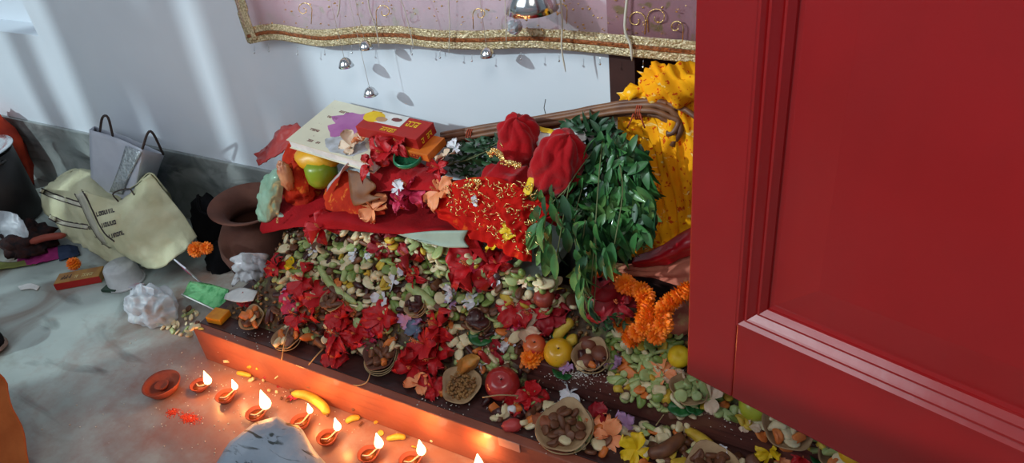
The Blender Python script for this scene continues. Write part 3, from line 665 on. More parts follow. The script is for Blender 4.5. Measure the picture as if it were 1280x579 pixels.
# clay pot
pc = Wy(318, 305, 1.13)
t = empty('clay_pot', (pc.x + 0.0, 1.135, 0.0), (0.0, 0.10, 0.0)); tag(t, 'round-bellied brown clay water pot with flared rim at the heap\'s left end', 'pot')
lathe([(0.0, 0.0), (0.05, 0.002), (0.085, 0.04), (0.104, 0.10), (0.102, 0.14), (0.086, 0.175), (0.066, 0.195), (0.062, 0.205), (0.070, 0.222), (0.100, 0.243), (0.104, 0.247), (0.100, 0.250), (0.066, 0.230), (0.055, 0.206), (0.06, 0.19), (0.08, 0.17), (0.09, 0.12), (0.07, 0.05), (0.0, 0.012)], 40).build('pot_body', clay_m, t)
# crumpled plastic over pot foot
def crumple(name, px0, px1, py0, py1, y, mat, seed, label, cat='bag', amp=0.018):
    rows = []
    for j in range(6):
        rows.append([(lerp(px0, px1, i / 6), lerp(py0, py1, j / 5) + (6 if i in (0, 6) else 0), y + 0.02 * abs(i - 3) / 3 - 0.012 * math.sin(j / 5 * PI)) for i in range(7)])
    o = cloth(name, rows, mat, 0.001, nu=26, nv=20, amp=amp, freq=26, seed=seed); tag(o, label, cat); return o
crumple('plastic_wrap', 291, 338, 316, 352, 1.00, M('whitish_film', S(206, 204, 210), 0.3, alpha=0.7), 2, 'whitish crumpled plastic wrap at the foot of the clay pot', 'wrap')
# white plastic bag with dark contents on the floor
c = Wz(190, 405, 0.0)
t = empty('plastic_bag', c + Vector((0, 0.02, 0.002))); tag(t, 'thin white plastic carrier bag with dark things inside on the floor', 'bag')
v = sphere(70, 40, (0.074, 0.055, 0.058), 1, 0.34, 2.6, 5)
v.v = [Vector((q.x * (1.0 if q.z < 0.01 else 0.95), q.y, max(q.z, -0.042) + 0.043 + (0.022 * (0.3 - abs(noise.noise(q * 30))) if q.z > -0.03 else 0))) for q in v.v]
v.build('bag_film', plast2_m, t)
sphere(16, 10, (0.03, 0.02, 0.016), 1, 0.4, 4).build('dark_contents', black_m, t, (0.006, 0, 0.045))
solid(grid([[Vector((-0.01 + 0.02 * i, -0.01, 0.06)) for i in range(3)], [Vector((-0.005 + 0.018 * i, 0.0, 0.085)) for i in range(3)], [Vector((-0.012 + 0.03 * i, 0.004, 0.115)) for i in range(3)]], 10, 10, 0.01, 30).build('bag_handle', plast2_m, t), 0.0008)
# cards left and right
o = flatbox('incense_sachet', Wz(166, 358, 0.004), 0.25, (0.07, 0.022, 0.006), bluewh_m, 'slim pale sachet on the floor beside the plastic tub', 'packet')
o = flatbox('dark_tray', Wz(140, 362, 0.001), 0.25, (0.05, 0.03, 0.008), M('dark_green_tray', S(26, 58, 40), 0.4), 'small dark green tray end beside the slim sachet', 'tray')
t = empty('photo_card', Wy(248, 352, 0.985), (0.35, 0.05, -0.25)); tag(t, 'small upright card with pink and blue picture below the black bag', 'card')
bevel(box(-0.033, 0.033, 0, 0.004, 0, 0.085).build('card', bluewh_m, t, smooth=False), 0.001)
sphere(10, 6, (0.014, 0.0012, 0.02), 1, 0.3, 3).build('printed_figure', pinkfl_m, t, (0.0, -0.0006, 0.05))
sphere(10, 6, (0.008, 0.001, 0.012), 1, 0.3, 3).build('printed_figure', M('blue_print', S(90, 120, 180)), t, (-0.02, -0.0006, 0.04))
marigold(Wy(245, 312, 0.985), 1.15, (0.8, 0.2, 0), 'orange marigold head resting on top of the picture card', 'marigold heads')
marigold(Wy(258, 310, 0.99), 0.9, (0.8, 0.2, 0.6), 'brownish orange marigold head at the right corner of the picture card', 'marigold heads')
t = empty('foil_packet', (0, 0, 0)); tag(t, 'shiny green foil packet with white edge left of the heap', 'packet')
solid(grid(wrows([[(238, 352, .96), (262, 355, .965), (286, 362, .955)], [(232, 364, .93), (256, 370, .93), (282, 378, .925)], [(228, 370, .92), (252, 380, .91), (276, 390, .90)]]), 16, 10, 0.002, 30).build('foil', greenfoil_m, t), 0.004)
tube([Wy(227, 368, .918), Wy(276, 391, .897)], 0.002, 6).build('white_edge', white_m, t)
flatbox('matchbox', Wz(270, 405, 0.0) + Vector((-0.0, 0.0, 0)), 0.12, (0.045, 0.04, 0.018), M('yellow_orange_card', S(226, 150, 24), 0.5, S(206, 120, 20), 40), 'yellow matchbox standing at the left end of the lower step', 'box')
matchp = bpy.data.objects['matchbox']; matchp.location = Wz(268, 401, ST1Z) + Vector((0.008, 0.01, 0))
o = cloth('white_card', [[(282, 368, .90), (300, 360, .92), (322, 364, .92)], [(280, 374, .885), (298, 378, .88), (316, 376, .89)]], white_m, 0.0012, amp=0.001, nu=8, nv=6); tag(o, 'blank whitish card leaning on the heap beside the yellow matchbox', 'card')

# ------------------------------------------------------------------ floor foreground
# large unlit clay bowl with a small one inside
c = Wz(207, 490, 0.0)
t = empty('clay_bowl', c, (-0.0, 0, 0)); tag(t, 'large unlit red clay bowl on the floor left of the flames', 'bowl')
lathe([(0.0, 0.0), (0.022, 0.0), (0.034, 0.010), (0.045, 0.030), (0.0435, 0.032), (0.038, 0.024), (0.028, 0.008), (0.0, 0.006)], 32, 0.012).build('bowl_body', clay2_m, t)
tag(lathe([(0.0, 0.0), (0.010, 0.0), (0.017, 0.012), (0.0155, 0.013), (0.009, 0.004), (0.0, 0.003)], 24).build('clay_cup', clay2_m, None, c + Vector((-0.006, 0.002, 0.0085))), 'tiny red clay cup sitting inside the large unlit clay bowl', 'cup')
# diyas
def flame_mb(h, w, lean):
    prof = [(0.0, 0.0), (w * 0.35, h * 0.03), (w * 0.5, h * 0.16), (w * 0.48, h * 0.3), (w * 0.34, h * 0.52), (w * 0.18, h * 0.75), (w * 0.07, h * 0.92), (0.0, h)]
    mb = lathe(prof, 14); mb.v = [Vector((q.x + lean * (q.z / h) ** 2 * h, q.y, q.z)) for q in mb.v]; return mb
def diya(px, py, fpx, fh, rot, s, label, lean=0.05):
    c = Wz(px, py, 0.0); t = empty('oil_lamp', c, (0, 0, rot)); tag(t, label, 'oil lamp', 'lit clay oil lamps in a row on the floor')
    # bowl with pinched spout along +x
    mb = lathe([(0.0, 0.0), (0.011, 0.0), (0.019, 0.008), (0.0245, 0.019), (0.0225, 0.0195), (0.016, 0.010), (0.0, 0.006)], 28)
    mb.v = [Vector((q.x * (1 + 0.38 * max(0, q.x / 0.0245) ** 4 * (q.z / 0.019)), q.y * (1 - 0.35 * max(0, q.x / 0.0245) ** 2), q.z + 0.003 * max(0, q.x / 0.0245) ** 3)) * s for q in mb.v]
    mb.build('bowl', clay2_m, t)
    lathe([(0.0, 0.0125), (0.0175, 0.0125), (0.0, 0.0120)], 20).xf(trs((0, 0, 0), (0, 0, 0), (s,) * 3)).build('oil', oil_m, t)
    tube(crv([(-0.012 * s, 0.006 * s, 0.0135 * s), (0.0, -0.003 * s, 0.0145 * s), (0.016 * s, 0, 0.018 * s), (0.028 * s, 0, 0.024 * s)], 8), 0.0018 * s, 6).build('wick', wick_m, t)
    fo = flame_mb(fh, fh * 0.44, lean).build('flame', flame_m, t, (0.029 * s, 0, 0.0235 * s)); fo.rotation_euler = (0, 0, -rot)
    L = bpy.data.lights.new('flame_light', 'POINT'); L.energy = DIYA_W * (fh / 0.05); L.color = (1.0, 0.36, 0.09); L.shadow_soft_size = 0.010
    lo = bpy.data.objects.new('flame_light', L); COL.objects.link(lo); lo.parent = t; lo.location = (0.029 * s, -0.0, 0.0235 * s + fh * 1.15)
    return t
R_ = math.radians
DL = [(252, 487, 0.042, R_(20), 'first flame from the left, lamp beside the large unlit clay bowl'),
      (284, 501, 0.032, R_(60), 'second lit lamp from the left, its short flame merged with a glow'),
      (322, 523, 0.058, R_(50), 'lit lamp with the tallest flame, just behind the grey stone'),
      (378, 533, 0.030, R_(70), 'small lit lamp half hidden behind the top of the grey stone'),
      (411, 553, 0.038, R_(60), 'lit lamp right of the grey stone, below the banana'),
      (462, 574, 0.044, R_(55), 'sixth flame from the left, lamp with wick trailing left'),
      (514, 582, 0.044, R_(50), 'seventh flame from the left, lamp at the bottom edge'),
      (585, 600, 0.044, R_(50), 'rightmost flame tip at the bottom edge of the picture')]
for px, py, fh, rt, lab in DL: diya(px, py, 0, fh, rt, 0.95, lab)
# stone
rn = random.Random(5)
base = [(258, 600, 0.0), (262, 575, 0.055), (285, 545, 0.10), (318, 524, 0.12), (345, 517, 0.12), (372, 528, 0.10), (396, 556, 0.07), (408, 580, 0.05), (402, 600, 0.02)]
mb = MB(); v = []
top = [Wz(262, 585, .075), Wz(285, 549, .085), Wz(316, 525, .085), Wz(345, 517, .085), Wz(372, 529, .08), (Wz(394, 560, .07)), Wz(410, 590, .06), Wz(380, 640, .05), Wz(290, 640, .055)]
cen = sum((Vector(q) for q in top), Vector()) / len(top)
n = len(top); rings = []
for k, (sc, dz) in enumerate(((0.0, 0.008), (0.45, 0.008), (0.8, 0.003), (0.97, -0.006), (1.03, -0.03), (1.06, None))):
    ring = []
    seg = 36
    for i in range(seg):
        u = i / seg * n; a = top[int(u) % n]; b = top[(int(u) + 1) % n]; q = a.lerp(b, u - int(u))
        q = cen + (q - cen) * max(sc, 0.001)
        q.z = (q.z + dz) if dz is not None else 0.0
        nn = noise.noise(q * 25) * 0.006
        q += Vector((nn, nn * 0.7, nn * 0.6 if dz is not None else 0)); ring.append(q)
    v += ring
f = [(k * seg + i, k * seg + (i + 1) % seg, (k + 1) * seg + (i + 1) % seg, (k + 1) * seg + i) for k in range(5) for i in range(seg)]
tag(mb.add(v, f).build('grey_stone', stone_m, center=True), 'flat-topped grey marble stone with dark veins at the bottom edge', 'stone')
# banana
def banana(path, r, label, mat=fy_m, grp=None, cat='banana', name='banana'):
    P = crv(path, 14); nP = len(P)
    t = empty(name, P[7]); tag(t, label, cat, grp)
    P = [q - P[7] for q in P]
    rad = [r * (0.35 + 0.65 * math.sin(PI * cl((i + 1.3) / (nP + 1.6))) ** 0.5) for i in range(nP)]
    rad[0] = r * 0.3; rad[-1] = r * 0.25
    tube(P, rad, 10).build('fruit', mat, t)
    tube([P[-1], P[-1] + (P[-1] - P[-2]) * 0.8], r * 0.24, 6).build('tip', fb_m, t)
    return t
banana([Wz(365, 492, .016), Wz(385, 495, .018), Wz(403, 507, .018), Wz(409, 518, .014)], 0.0115, 'yellow banana on the floor between the flames and the lower step')
banana([Wz(296, 466, .008), Wz(303, 467, .009), Wz(314, 470, .008)], 0.006, 'small yellow banana stub at the foot of the lower step, near the first flame')
banana([Wz(432, 528, .007), Wz(440, 523, .008), Wz(450, 522, .007)], 0.007, 'yellow peel piece on the floor between the fifth and sixth flames')
banana([Wz(483, 549, .007), Wz(497, 546, .008), Wz(507, 547, .007)], 0.007, 'flame-lit yellow piece on the floor between the sixth and seventh flames')
for (px, py, n, sx, sy, lab) in ((236, 523, 420, .013, .006, 'spill of red powder on the marble floor below the unlit bowl'), (216, 515, 200, .007, .006, 'small red powder fleck closest to the unlit bowl')):
    c = Wz(px, py, 0.0005); mb = MB(); rn = random.Random(px); g0 = sphere(5, 3, (.0016, .0016, .0006))
    for k in range(n): mb.merge(g0, trs(c + Vector((rn.gauss(0, sx), rn.gauss(0, sy), 0)), (0, 0, rn.random() * 6), (rn.uniform(.5, 1.3),) * 3))
    tag(mb.build('red_powder', powder_m, center=True), lab, 'powder', kind='stuff')
# shoe and orange garment at left edge
t = empty('shoe', Wz(-12, 437, 0.0), (0, 0, 0.15)); tag(t, 'dark shoe with pale rim just entering at the left edge', 'shoe')
s_ = sphere(26, 12, (0.13, 0.045, 0.05), 0.8); s_.v = [Vector((q.x, q.y, max(q.z, -0.02) * (0.75 if q.x > 0 else 1) + 0.032)) for q in s_.v]; s_.build('upper', black_m, t, (-0.075, 0, 0))
s_ = sphere(26, 8, (0.134, 0.049, 0.014), 0.8); s_.v = [Vector((q.x, q.y, q.z + 0.014)) for q in s_.v]; s_.build('sole', M('tan_rubber', S(140, 122, 112), 0.7), t, (-0.075, 0, 0))
gr = []
for (px, py, y) in ((-6, 455, .47), (5, 480, .455), (17, 512, .43), (30, 552, .395), (38, 600, .355), (46, 640, .33)):
    q = Wy(px, py, y); gr.append([q + Vector((-.24, -.16, -.01)), q + Vector((-.15, -.07, .01)), q + Vector((-.06, -.015, .008)), q])
for r_ in gr:
    for q in r_: q.z = max(q.z, 0.008)
o = cloth('orange_garment', gr, orcloth_m, 0.004, amp=0.008, freq=16, world=True, fold=lambda u, v: 0.006 * math.sin(v * 20 + u * 4))
tag(o, 'folds of orange-brown garment entering at the bottom left corner', 'clothing')

# ------------------------------------------------------------------ heap base (uncountable crushed mix)
mb = MB(); NXH, NYH = 150, 44; vv = []; ff = []; idx = {}
for i in range(NXH + 1):
    for j in range(NYH + 1):
        x = lerp(-1.45, 0.08, i / NXH); y = lerp(0.86, 1.12 , j / NYH); z = heap(x, y)
        if z < 0: continue
        idx[(i, j)] = len(vv); n_ = noise.noise(Vector((x * 26, y * 26, 0))) * 0.009 + noise.noise(Vector((x * 70, y * 70, 3))) * 0.005
        vv.append(Vector((x, y, max(z + n_ - 0.008, (ST2Z if y > ST2Y and x > -1.27 else ST1Z) + 0.001))))
for i in range(NXH):
    for j in range(NYH):
        q = [(i, j), (i + 1, j), (i + 1, j + 1), (i, j + 1)]
        if all(k in idx for k in q): ff.append(tuple(idx[k] for k in q))
mb.add(vv, ff)
rn = random.Random(11)
small = [sphere(6, 4, (0.006, 0.004, 0.003), 1, 0.3, 3, k) for k in range(4)]
for k in range(2600):
    x = rn.uniform(-1.43, 0.06); y = rn.uniform(0.865, 1.10); z = heap(x, y)
    if z < 0: continue
    mb.cur = rn.choice([0, 1, 1, 2, 3, 4, 4])
    mb.merge(rn.choice(small), trs((x, y, z - 0.001 + rn.random() * 0.004), (rn.random() * 3, rn.random() * 3, rn.random() * 6), (rn.uniform(.6, 1.3),) * 3))
tag(mb.build('offering_mix', [heap_m, fb_m, fg_m, fd_m, grain_m]), 'mound of crushed fruit, peel, grain and petals heaped on the steps', 'offerings', kind='stuff')

# ------------------------------------------------------------------ fruit pieces
def pm(k, mat, name):
    if k == 'disc': mb = lathe([(0, 0), (0.0095, 0), (0.0115, 0.002), (0.0115, 0.006), (0.0095, 0.0075), (0, 0.007)], 14, 0.04)
    elif k == 'chunk': mb = sphere(10, 6, (0.011, 0.008, 0.006), 0.4, 0.35, 3)
    elif k == 'stick': mb = sphere(10, 6, (0.016, 0.006, 0.0055), 0.7, 0.12, 2, 3)
    elif k == 'ball': mb = sphere(12, 8, (0.008, 0.008, 0.008), 1, 0.05)
    elif k == 'wedge':
        mb = sphere(12, 8, (0.014, 0.008, 0.007), 0.9); mb.v = [Vector((q.x, q.y + 25 * q.x * q.x, q.z if q.y > 0 else q.z * 0.5)) for q in mb.v]
    return mb.mesh(name, mat)
PK = {}
KN = {'disc': ('fruit_slice', 'fruit slice'), 'chunk': ('fruit_chunk', 'fruit chunk'), 'stick': ('fruit_strip', 'fruit strip'), 'ball': ('grape', 'grape'), 'wedge': ('fruit_wedge', 'fruit wedge')}
for nm, mat in (('pale green fruit', fg_m), ('green fruit', fg2_m), ('cream fruit', fc_m), ('brown fruit', fb_m), ('dark date', fd_m), ('orange fruit', fo_m), ('yellow fruit', fy_m)):
    for k in ('disc', 'chunk', 'stick', 'ball', 'wedge'): PK[nm, k] = pm(k, mat, 'fruit_piece')
taken = []
def scatter(poly, n, where, mix, sep=0.0125, seed=1, lift=0.004, srange=(0.85, 1.4), grp=None):
    rn = random.Random(seed); xs = [q[0] for q in poly]; ys = [q[1] for q in poly]; k = 0; tries = 0
    while k < n and tries < n * 30:
        tries += 1
        px, py = rn.uniform(min(xs), max(xs)), rn.uniform(min(ys), max(ys))
        ins = False
        for a in range(len(poly)):
            (x1, y1), (x2, y2) = poly[a], poly[a - 1]
            if (y1 > py) != (y2 > py) and px < (x2 - x1) * (py - y1) / (y2 - y1) + x1: ins = not ins
        if not ins: continue
        p = G(px, py, lift)
        if any((p - q).length < sep for q in taken): continue
        taken.append(p); k += 1
        nm = rn.choice(mix); kd = rn.choice(['disc', 'disc', 'chunk', 'chunk', 'stick', 'ball', 'wedge', 'wedge']) if nm != 'dark date' else rn.choice(['stick', 'chunk'])
        o = bpy.data.objects.new('date_piece' if nm == 'dark date' else KN[kd][0], PK[nm, kd]); COL.objects.link(o); o.location = p
        o.rotation_euler = (rn.uniform(-.8, .8), rn.uniform(-.8, .8), rn.uniform(0, 6.28)); s = rn.uniform(*srange); o.scale = (s * rn.uniform(.75, 1.2), s * rn.uniform(.7, 1.15), s * rn.uniform(.6, 1.1))
        kn = 'date piece' if nm == 'dark date' else KN[kd][1]; cn = nm.replace(' fruit', '').replace('dark date', 'dark')
        tag(o, 'small %s %s %s' % (cn, kn, where), kn, cn + ' ' + kn + 's ' + where)
GM = ['pale green fruit'] * 4 + ['green fruit'] * 2 + ['cream fruit'] * 4 + ['brown fruit'] * 2 + ['dark date', 'yellow fruit']
BM = ['brown fruit', 'cream fruit', 'dark date', 'brown fruit', 'orange fruit', 'pale green fruit']
scatter([(352, 300), (395, 288), (470, 292), (500, 300), (500, 345), (470, 385), (420, 345), (360, 335)], 135, 'in the upper left of the heap', GM + ['cream fruit'] * 2, seed=2)
scatter([(500, 300), (560, 305), (600, 322), (590, 360), (600, 400), (545, 400), (490, 385), (495, 345)], 110, 'in the middle of the heap', GM, seed=3)
scatter([(590, 345), (640, 330), (705, 350), (720, 385), (690, 395), (640, 400), (590, 420)], 80, 'below the tinsel cloth', GM + ['cream fruit'] * 2, seed=4)
scatter([(755, 420), (800, 405), (850, 410), (852, 470), (850, 498), (780, 498), (762, 470), (755, 440)], 120, 'heaped on the upper step beside the red door', ['pale green fruit'] * 5 + ['green fruit'] * 2 + ['cream fruit', 'cream fruit', 'orange fruit', 'yellow fruit'], seed=5, sep=0.011)
scatter([(330, 390), (400, 385), (480, 400), (500, 435), (440, 440), (400, 430), (330, 400)], 70, 'along the lower left front of the heap', BM, seed=6)
scatter([(530, 400), (610, 410), (690, 430), (650, 470), (560, 450)], 70, 'at the lower middle front of the heap', BM + ['cream fruit', 'pale green fruit'], seed=7)
scatter([(605, 500), (660, 490), (760, 540), (760, 575), (700, 555), (625, 525)], 50, 'on the lower step at the right', BM + ['cream fruit'], seed=8)
scatter([(870, 480), (930, 500), (1000, 530), (1060, 560), (1050, 575), (960, 548), (880, 510)], 70, 'on the upper step under the red door', ['cream fruit', 'pale green fruit', 'green fruit', 'orange fruit', 'yellow fruit', 'brown fruit'], seed=9)
scatter([(790, 560), (850, 540), (930, 575), (1000, 590), (880, 600), (790, 590)], 45, 'on the lower step at the bottom edge', BM + ['cream fruit', 'yellow fruit'], seed=10)
scatter([(160, 400), (200, 398), (245, 380), (252, 412), (235, 425), (205, 412)], 30, 'on the floor between the plastic bag and the steps', ['cream fruit', 'pale green fruit', 'cream fruit', 'brown fruit'], seed=12, lift=0.006, srange=(0.6, 0.95))
scatter([(258, 445), (330, 462), (440, 505), (560, 560), (540, 575), (400, 515), (300, 480)], 22, 'on the flame-lit floor at the foot of the lower step', ['cream fruit', 'brown fruit', 'yellow fruit'], seed=13, lift=0.005, srange=(0.4, 0.8), sep=0.02)
scatter([(345, 335), (420, 345), (500, 385), (490, 410), (400, 400), (345, 375)], 70, 'round the left red cluster', BM + ['cream fruit'] * 3 + ['pale green fruit'] * 2, seed=21)
scatter([(795, 490), (850, 498), (872, 512), (850, 520), (815, 512)], 14, 'at the upper step edge left of the door', ['cream fruit', 'pale green fruit', 'cream fruit', 'brown fruit'], seed=22)
scatter([(740, 545), (800, 530), (860, 530), (880, 560), (800, 560)], 24, 'round the peach hibiscus on the lower step', BM + ['cream fruit'] * 3, seed=23)
# loose grain dust on the floor
mb = MB(); rn = random.Random(4)
for k in range(380):
    px, py = rn.gauss(330, 120), rn.gauss(480, 40)
    p = Wz(px, py, 0.001)
    if p.y > 0.795 or p.x < -1.8: continue
    mb.merge(small[k % 4], trs(p, (0, 0, rn.random() * 6), (rn.uniform(.15, .42),) * 3))
for k in range(300):
    px, py = rn.choice([(700, 535), (760, 555), (690, 520), (560, 505), (720, 480), (760, 482), (330, 420), (920, 535)]); p = G(px + rn.gauss(0, 30), py + rn.gauss(0, 9), 0.001)
    if 0.81 < p.y < 0.95: p.z = ST1Z + 0.001
    mb.merge(small[k % 4], trs(p, (0, 0, rn.random() * 6), (rn.uniform(.15, .42),) * 3))
tag(mb.build('grain_crumbs', rice_m), 'pale rice grains and crumbs sprinkled on the floor and steps', 'crumbs', kind='stuff')

# ------------------------------------------------------------------ flowers
def petal_mb(L, w, seed, curl=0.4, ruf=0.12):
    nu, nv = 8, 9; v = []; f = []
    for j in range(nv + 1):
        t_ = j / nv; ww = w * (0.12 * (1 - t_) + t_ ** 0.75 * max(0.02, 1 - t_ ** 5) ** 0.5 * 1.12)
        for i in range(nu + 1):
            u = i / nu * 2 - 1; x = L * t_ * (1 - 0.1 * u * u * t_); y = u * ww / 2
            z = L * (0.30 * t_ - curl * t_ ** 2.2) + ruf * L * t_ * t_ * noise.noise(Vector((u * 2.6, t_ * 3, seed * 5.3))) * 2 + 0.12 * L * u * u * t_
            v.append((x, y, z))
    for j in range(nv):
        for i in range(nu): f.append((j * (nu + 1) + i, j * (nu + 1) + i + 1, (j + 1) * (nu + 1) + i + 1, (j + 1) * (nu + 1) + i))
    return MB().add(v, f)
_pet = {}
def flower(px, py, mat, s, label, y=None, up=0.012, stamen=True, n=5, face=None, droop=0.0, z=None, name='hibiscus_flower', grp='flower heads on the heap'):
    p = Wy(px, py, y) if y else (Wz(px, py, z) if z is not None else G(px, py, up))
    rn = random.Random(int(px * 7 + py))
    if mat.name not in _pet: _pet[mat.name] = [petal_mb(1.0, [1.0, 1.1, 0.85, 1.05][k], k, [0.15, 0.4, 0.75, 0.55][k] * (1 if mat.name in ('red_petal', 'crimson_petal', 'pink_petal') else .6), [0.16, 0.24, 0.3, 0.36][k] * (1 if mat.name in ('red_petal', 'crimson_petal', 'pink_petal') else .5)).mesh('petal', mat) for k in range(4)]
    t = empty(name, p); t.scale = (s, s, s)
    s *= 1.36 if mat in (redfl_m, crimfl_m, pinkfl_m) else 1.4; t.scale = (s, s, s); n = n + (2 if mat in (redfl_m, crimfl_m, pinkfl_m) and n == 5 else 0)
    d_ = Vector(face) if face else Vector((rn.uniform(-.5, .3), rn.uniform(-1.0, -0.3), rn.uniform(0.5, 1.1)))
    t.rotation_euler = d_.to_track_quat('Z', 'Y').to_euler()
    tag(t, label, 'flower', grp)
    for k in range(n):
        o = bpy.data.objects.new('petal', rn.choice(_pet[mat.name])); COL.objects.link(o); o.parent = t
        o.rotation_euler = (rn.uniform(-.6, .6), rn.uniform(-.75, .45) + droop, 2 * PI * k / n + rn.uniform(-.3, .3)); q = rn.uniform(0.75, 1.15); o.scale = (q, q * rn.uniform(.8, 1.1), q)
    if stamen:
        if 'st' not in _pet:
            m_ = tube([(0, 0, 0), (0.03, 0, 0.3), (0.1, 0.02, 0.75)], [0.035, 0.03, 0.02], 6)
            rr = random.Random(1)
            for k in range(12): m_.merge(sphere(5, 4, (0.03,) * 3), trs((0.06 + rr.uniform(-.06, .06), rr.uniform(-.06, .06), 0.5 + 0.3 * rr.random())))
            _pet['st'] = m_.mesh('stamen', M('stamen', S(214, 120, 70), 0.6))
        o = bpy.data.objects.new('stamen', _pet['st']); COL.objects.link(o); o.parent = t
    return t
